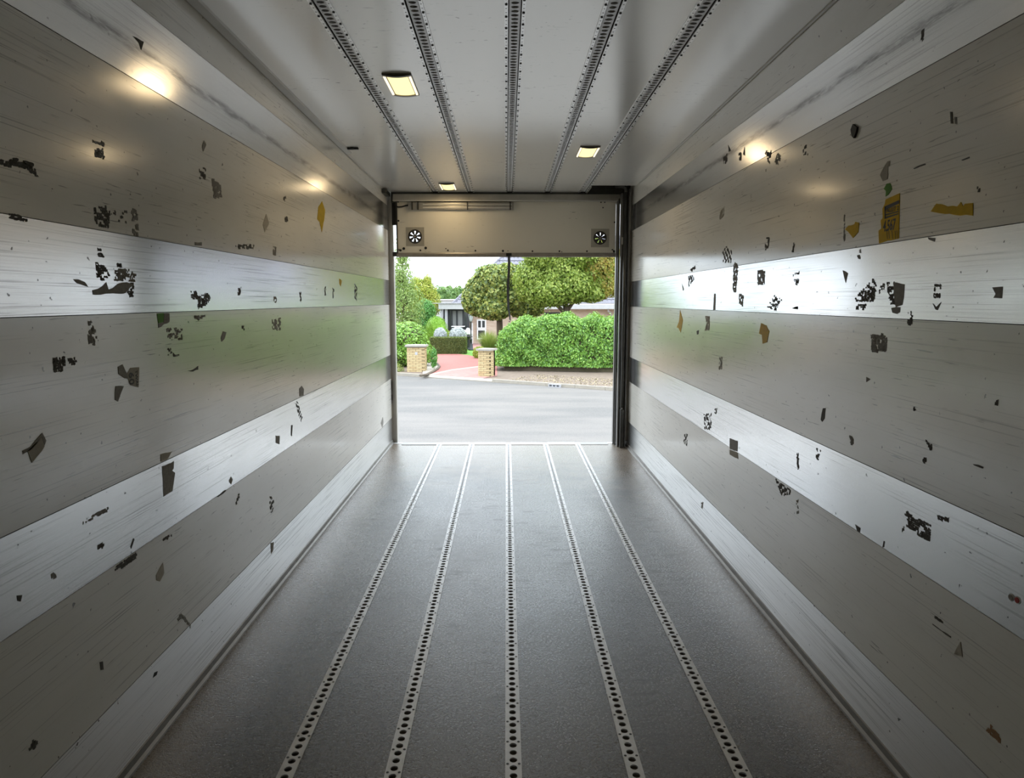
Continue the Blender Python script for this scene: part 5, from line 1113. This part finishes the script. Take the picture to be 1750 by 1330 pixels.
# corrugated tile roof, front slope and hip end
def slope(mb, org, du, dv, wfun, rows, tw=.23, rh=.34):
    """org + u*du + v*dv; wfun(v) -> (u0, u1); tiles as waves with a step per row"""
    org, du, dv = map(np.array, (org, du, dv)); nrm = np.cross(du, dv); nrm /= np.linalg.norm(nrm)
    if nrm[2] < 0: nrm = -nrm
    for r in range(rows):
        v0, v1 = r * rh, (r + 1) * rh + .03; a, b = wfun(v0 + rh / 2)
        n = max(2, int((b - a) / tw * 5)); base = len(mb.v)
        for i in range(n + 1):
            u = a + (b - a) * i / n; h = .035 * abs(math.sin(math.pi * u / tw)) ** .7
            for v, st in ((v0, .03), (v1, 0.0)): mb.v.append(tuple(org + du * u + dv * v + nrm * (h + st)))
            mb.v.append(tuple(org + du * u + dv * v0 + nrm * (h - .01)))
        for i in range(n): q = base + 3 * i; mb.f += [(q, q + 3, q + 4, q + 1), (q, q + 2, q + 5, q + 3)]
s2 = math.sqrt(.5); RW = 24.5; RD = 9.0
rm = MB(); slope(rm, (HX0, HY0 - .5, ez), (1, 0, 0), (0, s2, s2), lambda v: (v * s2, 29), 18)
ro_ = rm.build('roof_slope', M['tile'], hs)
rm = MB(); slope(rm, (HX0, HY0 - .5, ez), (0, 1, 0), (s2, 0, s2), lambda v: (v * s2, max(v * s2 + .3, RD - v * s2)), 18); rm.build('roof_slope', M['tile'], hs)
for k in range(16):
    q = k * .38; p = np.array([HX0 + q, HY0 - .5 + q, ez + q]); d = np.array([.24, .24, .24]); MB().tube([p, p + d * 1.65], [.10, .085], 7).build('ridge_tile', M['tile'], hs)
MB().box(HX0 - .05, 26, HY0 - .62, HY0 - .48, ez - .30, ez - .02).build('gutter', M['fascia'], hs)
MB().box(HX0, 26, HY0 - .5, HY0 + .02, ez - .32, ez - .27).build('soffit', M['white'], hs)
dp = at(1046, 530, HY0 - .5)[0]; MB().tube([(dp - .22, HY0 - .5, ez - .3), (dp - .22, HY0 - .45, ez - .42), (dp, HY0 - .12, ez - .55), (dp, HY0 - .08, ez - .75), (dp, HY0 - .08, GH)], .05, 8).build('downpipe', M['fascia'], hs)
def window(x0, x1, z0, z1, y, parent, mull=1, mat='white'):
    w_ = MB().box(x0, x1, y - .06, y, z0, z1).build('window', M[mat], parent); n = mull + 1; ww = (x1 - x0 - .08 * (n + 1)) / n
    for k in range(n): a = x0 + .08 + k * (ww + .08); MB().box(a, a + ww, y - .075, y - .058, z0 + .08, z1 - .08).build('pane', M['glass'], w_)
x0, x1, z0, z1 = rect(815, 546, 831, 562, HY0); window(x0, x1, z0, z1, HY0, hs, 1)
x0, x1, z0, z1 = rect(815, 562.5, 831, 580, HY0); window(x0, x1, z0, z1, HY0, hs, 0)
x0, x1, z0, z1 = rect(930, 534, 957, 552, HY0); window(x0, x1, z0, z1, HY0, hs, 1, 'frame')
x0, x1, z0, z1 = rect(806, 552, 808.5, 580, HY0); MB().box(x0, x1, HY0 - .1, HY0 + .01, GH, z1).build('white_post', M['white'], hs)
# flat-roofed annex
AY = 40.8
an = tag(empty('flat_annex', (-3.2, AY, GH)), 'flat-roofed grey annex with tall dark windows and pale fascia', 'building')
x0, x1, z0, z1 = rect(750, 519, 812, 528.5, AY)
MB().box(x0, x1 - .4, AY - .25, AY + .5, z0, z1).build('fascia', M['fascia'], an); MB().box(x0 - .35, x1 - .4, AY - .3, AY + .5, z1, z1 + .04).build('roof_edge', M['annex'], an)
for ua, ub in ((753, 757), (760.5, 765)):
    a, b = at(ua, 540, AY)[0], at(ub, 540, AY)[0]; MB().box(a, b, AY - .1, AY + .1, GH, z0).build('column', M['annex'], an)
a, b = at(757, 540, AY)[0], at(802, 540, AY)[0]; MB().box(a, b, AY + .25, AY + .5, GH, z0).build('wall', M['frame'], an)
ed_ = [767, 771.5, 780.5, 791.5, 800]
for ua, ub in zip(ed_[:-1], ed_[1:]):
    a, b = at(ua, 540, AY)[0] + .03, at(ub, 540, AY)[0] - .03; wn_ = MB().box(a - .02, b + .02, AY + .2, AY + .26, GH + .1, z0 - .05).build('window', M['frame'], an); MB().box(a + .03, b - .03, AY + .185, AY + .205, GH + .15, z0 - .1).build('pane', M['curtain' if ub == 780.5 or ub == 791.5 else 'glass'], wn_)
# --- far background
for k in range(11):
    u = 690 + k * 15.5 + rnd.uniform(-2, 2); y = (160, 182, 204, 226)[k % 4]; X, Y, Z = at(u, 490 + rnd.uniform(-3, 6), y); h = Z - GZ
    e = tag(empty('distant_tree', (X, Y, GZ)), 'small rounded tree of the far treeline beyond the houses', 'tree', 'far treeline trees')
    r = rnd.uniform(1.9, 2.6); P, N = blob_points([((X, Y, Z - r * .9), (r, r, r)), ((X + r * .6, Y, Z - r * 1.5), (r * .9, r, r * .9)), ((X - r * .7, Y, Z - r * 1.7), (r * .9, r, r))], 700, .3); leaf_object('foliage', P, N, .85, M['l_far'], e, .7)
    m = MB(); ellipsoid(m, (X, Y, Z - r * 1.5), (r * 1.1, r * .8, r * 1.2)); m.tube([(X, Y, GZ), (X, Y, Z - r)], .3, 6); m.build('inner_branches', M['l_far'], e)
wx0, wx1, wz0, wz1 = rect(700, 511.5, 800, 516.5, 110); fb = tag(empty('warehouse', (wx0, 110, GZ)), 'long low white warehouse roofline in the far distance', 'building')
MB().box(wx0, wx1, 110, 118, GZ, wz1 - .15).build('wall', M['fascia'], fb); MB().box(wx0 - .3, wx1 + .3, 109.8, 118, wz1 - .15, wz1).build('roof', M['white'], fb)
X, Y, Z = at(787, 515.5, 108); MB().box(X - .7, X + .7, 109.6, 110, Z - .2, Z + .25).build('sign', M['orange'], fb)
a = at(827.7, 450, 60); fp = tag(empty('roof_mast', (a[0], 60, GZ)), 'thin grey mast standing behind the house roof', 'mast'); MB().tube([(a[0], 60, GZ), (a[0], 60, a[2])], .045, 6).build('pole', M['annex'], fp); MB().disc((a[0], 60, GZ), (0, 0, 1), .15, .1, 8).build('base', M['annex'], fp)
